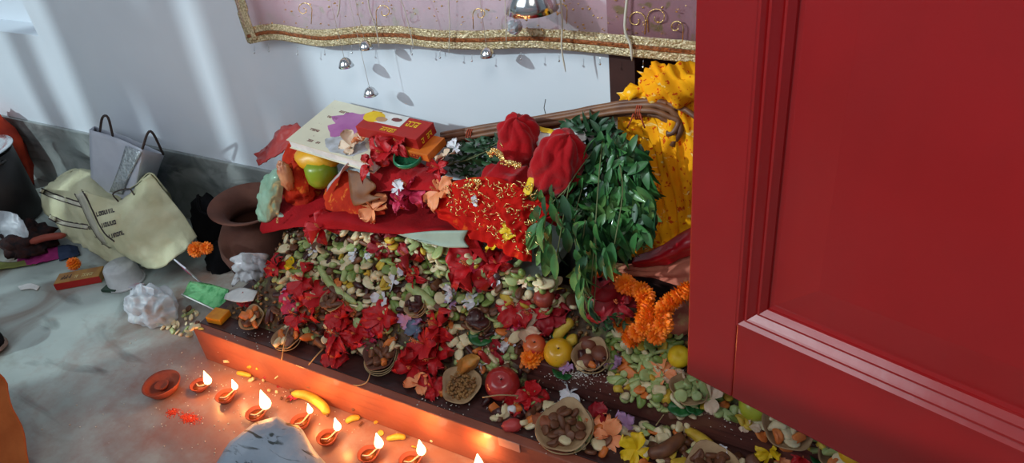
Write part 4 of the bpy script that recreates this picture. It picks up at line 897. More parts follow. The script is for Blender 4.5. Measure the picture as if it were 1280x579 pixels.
FL = [
 (402, 287, redfl_m, .034, 'red hibiscus star on the cloth edge near the clay pot', 1.015),
 (347, 336, redfl_m, .028, 'red hibiscus right of the clay pot at the heap\'s left end', None),
 (378, 352, redfl_m, .036, 'topmost red hibiscus of the left red cluster', None),
 (398, 372, redfl_m, .038, 'red hibiscus at the centre of the left red cluster', None),
 (364, 378, pinkfl_m, .026, 'pink hibiscus at the left side of the left red cluster', None),
 (372, 394, redfl_m, .030, 'red hibiscus low in the left red cluster', None),
 (427, 398, redfl_m, .030, 'red hibiscus at the top of the strand hanging over the lower step', None),
 (425, 420, redfl_m, .036, 'red hibiscus in the middle of the strand hanging over the lower step', None),
 (420, 447, redfl_m, .026, 'red hibiscus at the lower tip of the strand over the step edge', None),
 (446, 418, redfl_m, .027, 'red hibiscus touching the left of the round bread bowl', None),
 (478, 398, redfl_m, .032, 'red hibiscus above the round bread bowl', None),
 (459, 425, pinkfl_m, .020, 'small purplish pink petals at the left rim of the bread bowl', None),
 (512, 322, crimfl_m, .036, 'dark red hibiscus under the crimson cloth edge, upper middle', None),
 (480, 305, crimfl_m, .030, 'dark red hibiscus beneath the crimson cloth, left of the grey-green board', None),
 (520, 345, redfl_m, .024, 'small red hibiscus in the green fruit of the middle heap', None),
 (590, 335, redfl_m, .046, 'large red hibiscus below the grey-green board', None),
 (601, 347, pinkfl_m, .026, 'magenta hibiscus at the lower right of the large red one', None),
 (622, 330, redfl_m, .026, 'red hibiscus at the right of the large red one', None),
 (548, 408, redfl_m, .034, 'red hibiscus at the top of the middle hanging cluster', None),
 (530, 430, redfl_m, .040, 'biggest red hibiscus of the middle hanging cluster', None),
 (545, 447, redfl_m, .032, 'red hibiscus at the right of the middle hanging cluster', None),
 (516, 458, redfl_m, .034, 'bright red hibiscus low in the middle hanging cluster', None),
 (524, 480, peachfl_m, .024, 'pink and peach hibiscus drooping at the step edge in the middle', None),
 (540, 485, redfl_m, .024, 'red hibiscus at the bottom right of the middle hanging cluster', None),
 (644, 385, redfl_m, .032, 'red hibiscus left in the group under the leafy twigs', None),
 (668, 395, redfl_m, .038, 'red hibiscus in the centre of the group under the leafy twigs', None),
 (688, 392, crimfl_m, .030, 'crimson hibiscus right in the group under the leafy twigs', None),
 (655, 412, palefl_m, .030, 'pale cream hibiscus above the apple on marigolds', None),
 (632, 425, whitefl_m, .026, 'white flower with long petals left of the pale cream hibiscus', None),
 (618, 438, crimfl_m, .022, 'crimson petals beneath the long white flower', None),
 (662, 496, redfl_m, .030, 'red hibiscus on the lower step beside the red apple', None),
 (645, 505, redfl_m, .022, 'small red hibiscus in front of the red apple', None),
 (762, 545, peachfl_m, .030, 'large peach hibiscus facing forward at the bottom edge', None),
 (745, 525, crimfl_m, .030, 'crimson hibiscus behind the large peach one', None),
 (712, 492, whitefl_m, .022, 'off-white flower on the upper side of the round clay dish', None),
 (828, 463, peachfl_m, .024, 'peach hibiscus in the fruit beside the red door', None),
 (848, 470, palefl_m, .020, 'small pale hibiscus touching the red door edge', None),
 (888, 497, palefl_m, .026, 'cream hibiscus beneath the red door corner', None),
 (872, 478, crimfl_m, .022, 'crimson petals peeping out at the red door corner', None),
 (770, 375, crimfl_m, .042, 'crimson hibiscus under the leafy twigs beside the marigold string', 1.04),
 (565, 366, whitefl_m, .020, 'white flower left of the white pair in the middle heap', None),
 (590, 377, whitefl_m, .020, 'white flower right of the purple flower in the middle heap', None),
 (566, 377, purpfl_m, .015, 'small purple flower between the two white flowers', None),
 (478, 374, whitefl_m, .020, 'white flower above the bread bowl', None),
 (505, 337, whitefl_m, .014, 'thin white petals in the upper middle heap', None),
 (445, 318, whitefl_m, .016, 'small white flower below the crimson cloth, left one', None),
 (462, 318, whitefl_m, .015, 'small white flower below the crimson cloth, right one', None),
 (391, 312, whitefl_m, .014, 'small white flower below the red hibiscus star', None),
 (362, 362, purpfl_m, .016, 'small lilac flower left of the left red cluster', None),
 (511, 404, purpfl_m, .020, 'lilac flower just above the middle hanging cluster', None),
 (521, 413, bluefl_m, .018, 'grey-blue petals beside the lilac flower', None),
 (707, 460, purpfl_m, .014, 'lilac flower by the sapota bowl on the upper step', None),
 (768, 455, purpfl_m, .018, 'lilac petals left of the fruit beside the red door', None),
 (367, 331, yelfl_m, .016, 'small yellow flower in the left of the heap', None),
 (636, 289, yelfl_m, .018, 'yellow flower on the lower end of the tinsel cloth', 1.0),
 (612, 310, yelfl_m, .011, 'tiny yellow flower under the tinsel cloth end', 1.0),
 (795, 563, yelfl_m, .026, 'bright yellow trumpet flower at the bottom edge', None),
 (783, 530, purpfl_m, .022, 'lilac petals right of the large peach hibiscus', None),
 (602, 457, whitefl_m, .018, 'white flower beside the chickpea plate', None),
 (640, 405, pinkfl_m, .018, 'rose pink petals in the group under the leafy twigs', None),
 (896, 572, whitefl_m, .020, 'white rumpled flower at the bottom edge on the lower step', None),
 (1003, 572, redfl_m, .018, 'red petals at the bottom edge under the door', None),
 (308, 375, redfl_m, .018, 'small red flower at the leftmost leaf bowl', None),
 (466, 262, peachfl_m, .030, 'pale peach hibiscus on the crimson cloth, left one', 1.04),
 (549, 240, peachfl_m, .032, 'orange-peach hibiscus on the crimson cloth, right one', 1.06),
 (515, 238, pinkfl_m, .034, 'pink-red hibiscus between the two peach ones on the cloth', 1.07),
 (498, 236, whitefl_m, .015, 'small pale pink blossom left of the pink-red hibiscus', 1.05),
 (500, 252, pinkfl_m, .020, 'small rose blossom under the pink-red hibiscus', 1.05),
 (480, 190, redfl_m, .030, 'red hibiscus on the book\'s right corner', 1.085),
 (465, 205, redfl_m, .024, 'red hibiscus on the book\'s lower right edge', 1.07),
 (498, 178, redfl_m, .022, 'red hibiscus touching the incense boxes', 1.09),
 (440, 182, palefl_m, .026, 'off-white rumpled flower lying on the book cover', 1.10),
 (452, 176, peachfl_m, .018, 'small orange-cream flower on the book cover', 1.115),
 (568, 185, whitefl_m, .014, 'small white flower at the left end of the cane bundle', 1.12),
 (556, 196, palefl_m, .018, 'small pinkish flower under the left end of the cane bundle', 1.10),
 (549, 210, redfl_m, .020, 'red flower right of the green ring', 1.09),
 (595, 250, whitefl_m, .010, 'small white blossom on the tinsel cloth', 1.03),
 (436, 368, whitefl_m, .014, 'small white flower right of the long pale green banana', None),
 (492, 352, whitefl_m, .016, 'crumpled white flower left of the thick cut banana', None),
 (620, 350, whitefl_m, .012, 'tiny white flower under the red flower right of the large red one', None),
 (655, 352, palefl_m, .014, 'small cream flower below the tip of the tinsel cloth', None),
 (436, 392, peachfl_m, .016, 'small peach flower between the left red cluster and the hanging strand', None),
 (470, 412, pinkfl_m, .016, 'pink petals right above the round bread bowl', None),
 (608, 440, palefl_m, .014, 'small pale flower above the apple wedge', None),
 (690, 408, palefl_m, .016, 'cream blossom touching the small yellow banana', None),
 (935, 530, palefl_m, .016, 'pale crumpled blossom below the lime-green fruit', None),
 (965, 524, peachfl_m, .014, 'peach shred-like blossom right of the lime-green fruit', None),
 (1020, 545, palefl_m, .014, 'pale blossom at the rim of the cream fruit dish under the door', None),
 (962, 566, yelfl_m, .020, 'yellow blossom at the bottom edge on the lower step under the door', None),
 (975, 575, peachfl_m, .014, 'peach blossom beside the bottom yellow blossom', None),
]
for (px, py, mat, s, lab, y) in FL:
    flower(px, py, mat, s, lab, y, stamen=mat in (redfl_m, crimfl_m, peachfl_m, pinkfl_m), up=s * 0.42,
           droop=0.0)

# ------------------------------------------------------------------ crimson cloth over the low table
o = cloth('table_cloth', [
 [(345, 225, 1.17), (400, 222, 1.18), (470, 228, 1.17), (560, 225, 1.18), (640, 235, 1.20), (690, 262, 1.18)],
 [(338, 250, 1.09), (390, 250, 1.09), (450, 260, 1.08), (540, 268, 1.09), (610, 278, 1.09), (660, 300, 1.08)],
 [(326, 283, 1.025), (372, 278, 1.022), (420, 272, 1.02), (500, 286, 1.02), (560, 286, 1.03), (600, 292, 1.03)],
 [(328, 292, 1.01), (376, 284, 1.008), (425, 287, 1.012), (500, 293, 1.012), (556, 291, 1.02), (612, 330, 1.018)]],
 redcloth2_m, 0.003, nu=60, nv=26, amp=0.005, freq=13, seed=4)
tag(o, 'crimson cloth spread over the low table, its front edge drooping above the fruit', 'cloth')
glyphs(Wy(345, 279, 1.010), (Wy(365, 279, 1.010) - Wy(345, 279, 1.010)).normalized(), Vector((0, 0.4, 0.9)), 2, 0.02, 0.025, M('faded_gold_print', S(170, 120, 60)), 'faded_print', None, seed=4)
pr = bpy.data.objects['faded_print']; tc_ = o; pr.parent = tc_; pr.matrix_parent_inverse = Matrix.Translation(-Vector(tc_.location))
# grey-green board corner shown below the cloth
o = cloth('painted_board', [[(498, 293, 1.012), (540, 289, 1.012), (585, 288, 1.012)], [(515, 299, 1.006), (545, 301, 1.006), (580, 300, 1.006)], [(530, 302, 1.002), (556, 309, 1.0), (586, 309, 1.002)]], palebrd_m, 0.005, nu=12, nv=8, amp=0.0005)
tag(o, 'grey-green flap showing below the crimson cloth at the middle of the heap', 'board')
# fillings under the book
def vessel(name, px, py, y, prof, mat, label, cat, rot=(0, 0, 0), sc=1.0, wob=0.0, grp=None):
    o = lathe(prof, 28, wob).build(name, mat, None, Wy(px, py, y)); o.rotation_euler = rot; o.scale = (sc,) * 3; tag(o, label, cat, grp); return o
tag(sphere(26, 16, (0.062, 0.045, 0.032), 1, 0.12, 2).build('yellow_fruit', M('yellow_rind', S(226, 170, 24), 0.4, S(210, 140, 20), 16), None, Wy(398, 196, 1.12)), 'yellow rounded fruit squeezed under the book', 'fruit')
tag(lathe([(0, -.03), (.028, -.03), (.036, -.018), (.038, .0), (.037, .018), (.028, .03), (0, .03)], 28, 0.01).build('green_fruit', greendish_m, None, Wy(402, 215, 1.10)), 'olive green glossy piece below the yellow fruit under the book', 'fruit')
tag(sphere(30, 18, (0.05, 0.04, 0.06), 1, 0.4, 4, 3).build('brocade_bundle', brocade2_m, None, Wy(376, 232, 1.10)), 'orange-red brocade bundle under the left corner of the book', 'bundle')
o = cloth('mint_packet', [[(352, 203, 1.09), (358, 206, 1.08), (366, 212, 1.09)], [(332, 220, 1.06), (343, 222, 1.045), (356, 226, 1.06)], [(322, 248, 1.05), (335, 250, 1.03), (352, 252, 1.05)], [(322, 276, 1.04), (333, 279, 1.025), (344, 276, 1.04)]], mint_m, 0.002, nu=20, nv=26, amp=0.008, freq=34); tag(o, 'mint foil packet leaning between the clay pot and the brocade', 'packet')
tag(sphere(24, 14, (0.018, 0.015, 0.038), 1, 0.3, 6, 9).build('peach_packet', M('peach_film', S(206, 150, 110), 0.4, S(170, 90, 60), 30), None, Wy(357, 220, 1.06)), 'peach striped packet beside the mint foil packet', 'packet')
o = cloth('brocade_cloth', [[(412, 222, 1.10), (435, 216, 1.10), (468, 232, 1.09)], [(405, 245, 1.07), (440, 240, 1.06), (476, 250, 1.06)], [(408, 262, 1.045), (444, 272, 1.04), (480, 268, 1.04)]], brocade2_m, 0.003, amp=0.008, freq=20, seed=2); tag(o, 'orange-red woven cloth left of the brown leaf', 'cloth')
o = cloth('pink_paper', [[(448, 196, 1.09), (440, 206, 1.09), (426, 214, 1.09)], [(432, 206, 1.07), (424, 218, 1.07), (412, 230, 1.07)], [(424, 220, 1.06), (416, 228, 1.06), (409, 240, 1.06)]], M('pinkish_paper', S(196, 176, 180), 0.6), 0.0015, amp=0.002, nu=10, nv=8); tag(o, 'pale pinkish paper fold right of the olive green fruit', 'paper')
o = cloth('mango_leaf', [[(434, 212, 1.07), (446, 214, 1.068)], [(437, 236, 1.045), (470, 232, 1.05)], [(441, 255, 1.03), (462, 243, 1.045), ][:2], [(445, 258, 1.03), (480, 246, 1.045)]], leafb_m, 0.0012, nu=8, nv=14, amp=0.004, freq=20); tag(o, 'brown folded dried leaf on the crimson cloth', 'leaf')
o = cloth('red_cloth_fold', [[(470, 190, 1.13), (500, 196, 1.12), (530, 205, 1.12), (560, 215, 1.11)], [(462, 215, 1.09), (490, 214, 1.09), (520, 222, 1.08), (550, 228, 1.08)], [(468, 240, 1.06), (492, 238, 1.06), (520, 238, 1.06), (550, 240, 1.06)]], redcloth_m, 0.003, amp=0.010, freq=18, seed=8); tag(o, 'deep red cloth folds below the incense boxes', 'cloth')
# dark red cloth tail leaving to the left under the book
o = cloth('red_cloth_tail', [[(372, 154, 1.20), (350, 160, 1.20), (338, 178, 1.19), (318, 193, 1.17)], [(382, 168, 1.16), (362, 172, 1.16), (345, 186, 1.16), (322, 200, 1.155)], [(392, 190, 1.13), (368, 184, 1.14), (350, 192, 1.14), (324, 207, 1.145)]], satin_m, 0.003, amp=0.007, freq=26, seed=3); tag(o, 'dusky red satin cloth tail poking out left of the book over the clay pot', 'cloth')
o = cloth('red_cloth_tail', [[(365, 172, 1.14), (385, 178, 1.12), (400, 190, 1.11)], [(352, 200, 1.13), (372, 205, 1.11), (392, 205, 1.10)], [(350, 230, 1.10), (368, 240, 1.08), (386, 240, 1.08)]], brocade2_m, 0.003, amp=0.008, freq=24, seed=6); tag(o, 'dark brocade cloth hanging below the left corner of the book', 'cloth')

# book: frame from three corners
FLc, FRc = Wy(358, 175, 1.09), Wy(462, 206, 1.06)
BLc = Wy(414, 124, 1.255)
t = empty('book', FLc); tag(t, 'thick white book with cream cover and purple picture lying on the offerings', 'book')
ux = (FRc - FLc); wB = ux.length; ux.normalize(); uy = BLc - FLc; uy -= ux * uy.dot(ux); dB = uy.length; uy.normalize(); uz = ux.cross(uy)
print('BOOK', wB, dB, uz)
BK = Matrix((ux, uy, uz)).transposed().to_4x4(); t.matrix_world = Matrix.Translation(FLc) @ BK
dB = max(dB, 0.15); BW = wB
th = 0.024
bevel(box(0.002, BW, 0.003, dB - 0.003, -th + 0.0015, -0.0015).build('pages', white_m, t, smooth=False), 0.001)
cb = box(-0.001, BW + 0.002, 0, dB, -0.0015, 0.0); cb.merge(box(-0.001, BW + 0.002, 0, dB, -th, -th + 0.0015)); bcov = cb.build('cover', bookc_m, t, smooth=False)
def flat_blob(px, rx, ry, seed, z, n=30, wob=0.25):
    c = [(px[0] + rx * math.cos(2 * PI * i / n) * (1 + wob * noise.noise(Vector((math.cos(2 * PI * i / n) * 2, math.sin(2 * PI * i / n) * 2, seed)))), px[1] + ry * math.sin(2 * PI * i / n) * (1 + wob * noise.noise(Vector((math.cos(2 * PI * i / n) * 2, math.sin(2 * PI * i / n) * 2, seed + 9))))) for i in range(n)]
    return MB().add([(x, y, z) for x, y in c] + [(x, y, z - 0.0008) for x, y in c], [tuple(range(n))] + [(i, i + n, (i + 1) % n + n, (i + 1) % n) for i in range(n)])
flat_blob((BW * 0.45, dB * 0.60), BW * 0.24, dB * 0.27, 1, 0.0006, wob=0.5).build('purple_picture', purple_m, bcov, smooth=False)
flat_blob((BW * 0.60, dB * 0.20), BW * 0.24, dB * 0.16, 4, 0.0005, wob=0.5).build('grey_picture', M('pale_grey_print', S(190, 192, 200), 0.4, S(150, 150, 150), 40), bcov, smooth=False)
ex, ey = Vector((1, 0, 0)), Vector((0, 1, 0))
for k, (fx, fy, n, w) in enumerate(((0.12, 0.62, 7, 0.035), (0.10, 0.30, 6, 0.03), (0.18, 0.78, 5, 0.03), (0.2, 0.09, 7, 0.04))):
    glyphs(Vector((BW * fx, dB * fy, 0)), ex, ey, n, w, 0.007, M('maroon_ink', S(120, 60, 60)), 'cover_writing', bcov, True, k + 20)
# incense boxes, the upper on the lower
def carton(c, ux, uy, dims, label, name='incense_carton', main=redbox_m, front=orbox_m):
    ux = ux.normalized(); uy = (uy - ux * uy.dot(ux)).normalized(); uz = ux.cross(uy)
    t = empty(name, c); t.matrix_world = Matrix.Translation(c) @ Matrix((ux, uy, uz)).transposed().to_4x4()
    tag(t, label, 'box', 'incense cartons by the book'); L, W_, H_ = dims
    return bevel(box(0, L, 0, W_, -H_, 0).build('carton', main, t, smooth=False), 0.001)
A, B_, C_ = Wy(444, 158, 1.10), Wy(526, 176, 1.085), Wy(456, 135, 1.165)
t = carton(A, B_ - A, C_ - A, (0.17, 0.062, 0.026), 'upper incense carton, red with yellow writing and white-yellow picture end')
L = 0.17
flat_blob((0.02, 0.042), 0.028, 0.018, 2, 0.0008, wob=0.1).build('yellow_panel', yel_m, t, smooth=False)
box(0.03, 0.105, 0.026, 0.062, 0, 0.0006).build('white_panel', white_m, t, smooth=False)
flat_blob((0.045, 0.038), 0.015, 0.008, 7, 0.0011, wob=0.3).build('printed_motif', M('tan_print', S(196, 150, 110)), t, smooth=False)
flat_blob((0.082, 0.046), 0.014, 0.006, 5, 0.0011, wob=0.3).build('printed_motif', M('maroon_ink', S(120, 60, 60)), t, smooth=False)
glyphs(Vector((0.112, 0.034, 0)), ex, ey, 3, 0.034, 0.017, yel_m, 'yellow_writing', t, True, 2)
glyphs(Vector((0.065, 0.005, 0)), ex, ey, 5, 0.04, 0.012, yel_m, 'yellow_writing', t, True, 3)
glyphs(Vector((0.171, 0.012, -0.02)), Vector((0, 1, 0)), Vector((0, 0, 1)), 4, 0.036, 0.012, yel_m, 'side_writing', t, True, 6)
A2 = Wy(490, 184, 1.085)
t = carton(A2, B_ - A, C_ - A, (0.095, 0.062, 0.018), 'lower orange-red incense carton under the red one', main=orbox_m)
glyphs(Vector((0.03, -0.0005, -0.015)), ex, Vector((0, 0, 1)), 6, 0.05, 0.01, redbox_m, 'front_writing', t, True, 8)
# green ring
p = Wy(510, 197, 1.075)
mb = lathe([(0.030, -0.005), (0.032, 0), (0.030, 0.006), (0.028, 0.006), (0.027, -0.005), (0.030, -0.005)], 30)
o = mb.build('green_bangle', greenring_m, None, p); o.rotation_euler = (0.25, 0.1, 0); tag(o, 'green plastic ring under the incense cartons', 'bangle')

# red cloth bundles (two wrapped coconuts) with gathered necks
def bundle(px, py, y, r, rot, label, seed, el=1.25):
    t = empty('wrapped_bundle', Wy(px, py, y), rot); tag(t, label, 'bundle', 'coconuts wrapped in red cloth')
    mb = MB(); nu, nv = 90, 70; v = []; f = []
    for j in range(nv + 1):
        s = j / nv
        if s < 0.62: th = s / 0.62 * PI * 0.80; rr = r * math.sin(th); z = r * el * math.cos(th)
        else: k = (s - 0.62) / 0.38; rr = r * (0.588 - 0.1 * math.sin(k * PI) + 0.55 * k * k); z = r * el * math.cos(PI * 0.8) - r * 0.75 * k
        for i in range(nu):
            a = 2 * PI * i / nu; g = sm((s - 0.2) / 0.45) * 0.085
            q = rr * (1 + g * math.sin(a * 9 + seed + 2 * math.sin(s * 5)) + g * 0.8 * math.sin(a * 4 + s * 7 + seed))
            p = Vector((q * math.cos(a), q * math.sin(a), z)); nz = noise.noise(p * 16 + Vector((seed, 0, 0))); n_ = r * (0.20 * (abs(math.sin(a * 2.0 + 2.6 * s + nz * 2.2 + seed)) - .5) * sm(s * 5) + 0.10 * (abs(math.sin(a * 5.0 - 3.5 * s + nz * 4)) - .5) * sm(s * 4) + 0.07 * (abs(math.sin(p.z * 95 + a * 2 + nz * 5)) - .5))
            v.append(p * (1 + n_ / max(r, .01)))
    for j in range(nv):
        for i in range(nu): k = (i + 1) % nu; f.append((j * nu + i, (j + 1) * nu + i, (j + 1) * nu + k, j * nu + k))
    mb.add(v, f).build('cloth_wrap', redcloth_m, t)
    rn = random.Random(seed)
    for k in range(3):
        a = rn.uniform(3.6, 5.6); z = rn.uniform(-.3, .5) * r
        P = [(1.02 * math.sqrt(max(0.05, 1 - (z / r / 1.25) ** 2)) * r * math.cos(a + q), 1.02 * math.sqrt(max(0.05, 1 - (z / r / 1.25) ** 2)) * r * math.sin(a + q), z - q * 0.02) for q in (0, .12, .24)]
        tube(P, 0.0012, 5).build('gold_fleck', gold_m, t)
    return t
bundle(648, 176, 1.13, 0.041, (0.25, 0.10, 0.3), 'tall red cloth-wrapped bundle, the left one of the pair against the canes', 1, 1.4)
bundle(697, 205, 1.085, 0.047, (0.35, 0.22, 1.2), 'rounder red cloth-wrapped bundle, the right one beside the leafy twigs', 5, 1.4)
# red cloth draping from bundles: folds and tinsel cloth
o = cloth('red_drape', [[(612, 205, 1.13), (640, 200, 1.12), (665, 215, 1.11), (690, 230, 1.09)], [(590, 230, 1.08), (628, 225, 1.06), (660, 240, 1.06), (700, 262, 1.05)], [(560, 255, 1.05), (610, 252, 1.04), (655, 265, 1.03), (700, 285, 1.03)]],
   redcloth_m, 0.003, nu=70, nv=40, amp=0.006, freq=15, seed=12, fold=lambda u, v: 0.014 * (abs(math.sin(u * 11 + v * 3)) - .5)); tag(o, 'plain red cloth folds spreading below the two wrapped bundles', 'cloth')
o = cloth('tinsel_cloth', [[(535, 245, 1.065), (575, 225, 1.06), (620, 222, 1.05), (660, 240, 1.045), (695, 262, 1.04)], [(540, 262, 1.05), (580, 255, 1.035), (620, 255, 1.02), (650, 268, 1.015), (672, 280, 1.02)],
   [(556, 276, 1.035), (590, 282, 1.02), (618, 284, 1.005), (642, 295, 0.995), (664, 300, 1.0)], [(575, 290, 1.02), (600, 302, 1.01), (622, 312, 0.995), (642, 322, 0.98), (664, 328, 0.985)]],
   redsheer_m, 0.002, nu=90, nv=60, amp=0.006, freq=16, seed=6, fold=lambda u, v: 0.009 * (abs(math.sin(u * 13 - v * 5 + math.sin(v * 6))) - .5) + 0.004 * (abs(math.sin(u * 29 + v * 11)) - .5)); tag(o, 'crinkled red cloth with gold tinsel threads hanging over the middle of the heap', 'cloth')
mb = MB(); rn = random.Random(9)
for k in range(300):
    px, py = rn.uniform(560, 672), rn.uniform(225, 322)
    if py > 250 + (px - 540) * 0.62 : continue
    yy = lerp(1.045, 0.985, cl((py - 225) / 100)) - 0.011
    p = Wy(px, py, yy); a = rn.random() * 6
    l = rn.uniform(.002, .009); mb.merge(tube([p, p + Vector((math.cos(a) * l, -0.002, math.sin(a) * l)), p + Vector((math.cos(a + .9) * l * 1.6, 0, math.sin(a + .9) * l * 1.6))], 0.0009, 4))
g = mb.build('gold_threads', gold_m); tag(g, 'shining gold threads', kind='stuff'); g.parent = o; g.matrix_parent_inverse = Matrix.Translation(-Vector(o.location))
# glitter ribbon
P = crv([Wy(*q) for q in ((612, 192, 1.07), (622, 188, 1.06), (630, 200, 1.05), (640, 204, 1.045), (650, 207, 1.045))], 20)
mb = tube(P, [0.004 + 0.002 * math.sin(i) for i in range(21)], 8); rn = random.Random(2)
for q in P:
    for k in range(5): mb.merge(sphere(5, 4, (0.002,) * 3), trs(q + Vector((rn.uniform(-.006, .006), rn.uniform(-.006, 0), rn.uniform(-.006, .006)))))
tag(mb.build('glitter_trim', gold_m, center=True), 'curl of gold glitter trim on the left wrapped bundle', 'ribbon')
mb = MB()
for k in range(26):
    q = Wy(rn.uniform(583, 602), rn.uniform(225, 238), 1.045 - rn.random() * .006); mb.merge(sphere(5, 4, (0.003,) * 3), trs(q))
tag(mb.build('glitter_tuft', gold_m, center=True), 'small gold glitter tuft on the tinsel cloth top', 'ornament')
o = cloth('yellow_ribbon', [[(660, 222, 1.06), (668, 216, 1.06)], [(655, 234, 1.045), (668, 230, 1.045)], [(652, 246, 1.035), (664, 243, 1.035)]], yel_m, 0.0015, nu=6, nv=12, amp=0.004, freq=40); tag(o, 'yellow ribbon strip between the two wrapped bundles', 'ribbon')
o = cloth('yellow_leaflet', [[(672, 158, 1.15), (694, 163, 1.15)], [(676, 164, 1.14), (692, 168, 1.14)]], yel_m, 0.001, nu=6, nv=5); tag(o, 'yellow paper edge behind the right wrapped bundle', 'paper')
o = cloth('white_folded_paper', [[(668, 166, 1.145), (700, 163, 1.15), (730, 164, 1.15)], [(670, 176, 1.13), (700, 172, 1.135), (733, 174, 1.14)], [(672, 184, 1.12), (698, 176, 1.125), (722, 178, 1.13)]], white_m, 0.0015, nu=16, nv=10, amp=0.003, freq=20); tag(o, 'white folded paper sticking up between the wrapped bundles and the leaves', 'paper')
o = cloth('white_paper_sheet', [[(720, 150, 1.21), (745, 148, 1.21), (772, 140, 1.21)], [(722, 172, 1.20), (748, 172, 1.20), (772, 168, 1.20)]], white_m, 0.001, nu=8, nv=8, amp=0.001); tag(o, 'pale paper sheet behind the leafy twigs against the wall', 'paper')

# canes
t = empty('cane_bundle', Wy(700, 150, 1.19)); tag(t, 'bundle of thin brown canes bound with red thread lying across the top', 'canes')
ti = Matrix.Translation(-Vector(t.location))
for k, (dy, ys, r) in enumerate(((0, 0, .0062), (6, -.006, .0055), (-4, .006, .0055), (10, .004, .0048))):
    P = crv([Wy(px, py + dy * (1 if px < 800 else 1 + (px - 800) / 60), 1.19 + ys) for px, py in ((552, 172), (620, 160), (700, 147), (770, 134), (815, 131), (838, 137))], 24)
    if k in (0, 1): P += crv([P[-1], Wy(848, 148 + k * 4, 1.19 + ys), Wy(850 - k * 8, 165, 1.18 + ys), Wy(840 - k * 6, 181 - k * 14, 1.18 + ys)], 8)[1:]
    if k == 2: P += [Wy(862, 140, 1.185), Wy(885, 160, 1.18)]
    P = crv(P, 44)
    tube([ti @ q for q in P], [r * (1 + 0.08 * math.sin(i * 1.3)) for i in range(len(P))], 8).build('cane', cane_m, t)
for (px, py) in ((586, 168), (797, 137), (627, 161)):
    for k in range(3):
        c = ti @ Wy(px + k * 2.5, py + 2, 1.19); mb = MB(); P = [c + Vector((0.002 * math.sin(a), 0.011 * math.cos(a), 0.016 * math.sin(a))) for a in [2 * PI * i / 14 for i in range(15)]]
        tube(P, 0.0014, 5).build('binding_thread', thread_m if px != 627 else cane_m, t)
for (px, dx) in ((792, -4), (800, 3)): tube([ti @ q for q in crv([Wy(px, 142, 1.175), Wy(px + dx, 152, 1.17), Wy(px + dx * 2, 160, 1.172)], 6)], 0.0016, 5).build('thread_end', thread_m, t)
tag(tube([Wy(682, 124, 1.21), Wy(680, 135, 1.205), Wy(683, 146, 1.2)], 0.0008, 5).build('incense_stick', strap_m, center=True), 'thin dark stick standing up behind the canes', 'stick')

# yellow printed cloth over the figure in the alcove, gathered behind the canes
t = empty('yellow_drape', (-0.33, 1.26, 0.2)); tag(t, 'bright yellow cloth with orange print draped in the alcove beside the door', 'cloth')
ti = Matrix.Translation(-Vector(t.location))
def dr(name, rows, **kw):
    mb = grid([[ti @ Wy(*q) for q in r] for r in rows], kw.get('nu', 90), kw.get('nv', 80), kw.get('amp', .005), kw.get('freq', 14), kw.get('seed', 0), kw.get('fold'))
    return solid(mb.build(name, ycloth_m, t), 0.003)
dr('cloth_body', [
 [(776, 128, 1.25), (800, 122, 1.22), (840, 122, 1.21), (890, 125, 1.22), (950, 130, 1.26)],
 [(778, 160, 1.24), (804, 165, 1.20), (842, 160, 1.18), (895, 165, 1.20), (960, 170, 1.25)],
 [(805, 220, 1.21), (820, 222, 1.18), (845, 220, 1.165), (895, 225, 1.18), (965, 230, 1.24)],
 [(812, 270, 1.17), (825, 272, 1.155), (848, 270, 1.14), (895, 275, 1.16), (965, 280, 1.22)],
 [(790, 322, 1.12), (815, 318, 1.115), (842, 312, 1.11), (890, 300, 1.14), (960, 310, 1.20)]], seed=3,
 fold=lambda u, v: 0.012 * (abs(math.sin(u * 15 + 1.6 * math.sin(v * 3.3) + v * 4)) - .5) + 0.008 * (abs(math.sin(u * 33 - v * 7 + 1.2)) - .5) + 0.007 * math.sin(v * 30 + u * 15) * sm((v - 0.7) * 5))
dr('gathered_top', [
 [(803, 92, 1.24), (815, 82, 1.235), (835, 78, 1.235), (870, 80, 1.24), (920, 85, 1.26)],
 [(800, 105, 1.225), (816, 98, 1.195), (838, 95, 1.185), (872, 96, 1.19), (930, 100, 1.23)],
 [(804, 120, 1.22), (818, 115, 1.19), (840, 113, 1.18), (876, 114, 1.185), (930, 118, 1.22)],
 [(808, 138, 1.225), (822, 134, 1.2), (842, 132, 1.19), (880, 132, 1.2), (930, 134, 1.23)]], nu=44, nv=24, amp=.004, freq=18, seed=8, fold=lambda u, v: 0.018 * (abs(math.sin(u * 9 + v * 3 + 1.5 * math.sin(v * 5))) - .5) + 0.007 * (abs(math.sin(u * 21 - v * 6)) - .5))
dr('gathered_fold', [
 [(776, 118, 1.24), (784, 107, 1.23), (800, 105, 1.225), (815, 104, 1.22)],
 [(774, 127, 1.225), (785, 118, 1.20), (800, 115, 1.195), (816, 112, 1.20)],
 [(777, 138, 1.23), (788, 132, 1.205), (802, 128, 1.20), (818, 124, 1.20)]], nu=24, nv=14, amp=.006, freq=30, seed=9, fold=lambda u, v: 0.010 * (abs(math.sin(u * 7 + v * 5)) - .5))
dr('gathered_fold', [
 [(772, 136, 1.24), (786, 140, 1.215), (800, 142, 1.20)],
 [(770, 152, 1.24), (784, 158, 1.21), (806, 158, 1.195)],
 [(778, 170, 1.235), (790, 178, 1.205), (812, 172, 1.19)]], nu=20, nv=18, amp=.007, freq=30, seed=11, fold=lambda u, v: 0.010 * (abs(math.sin(u * 6 - v * 6)) - .5))

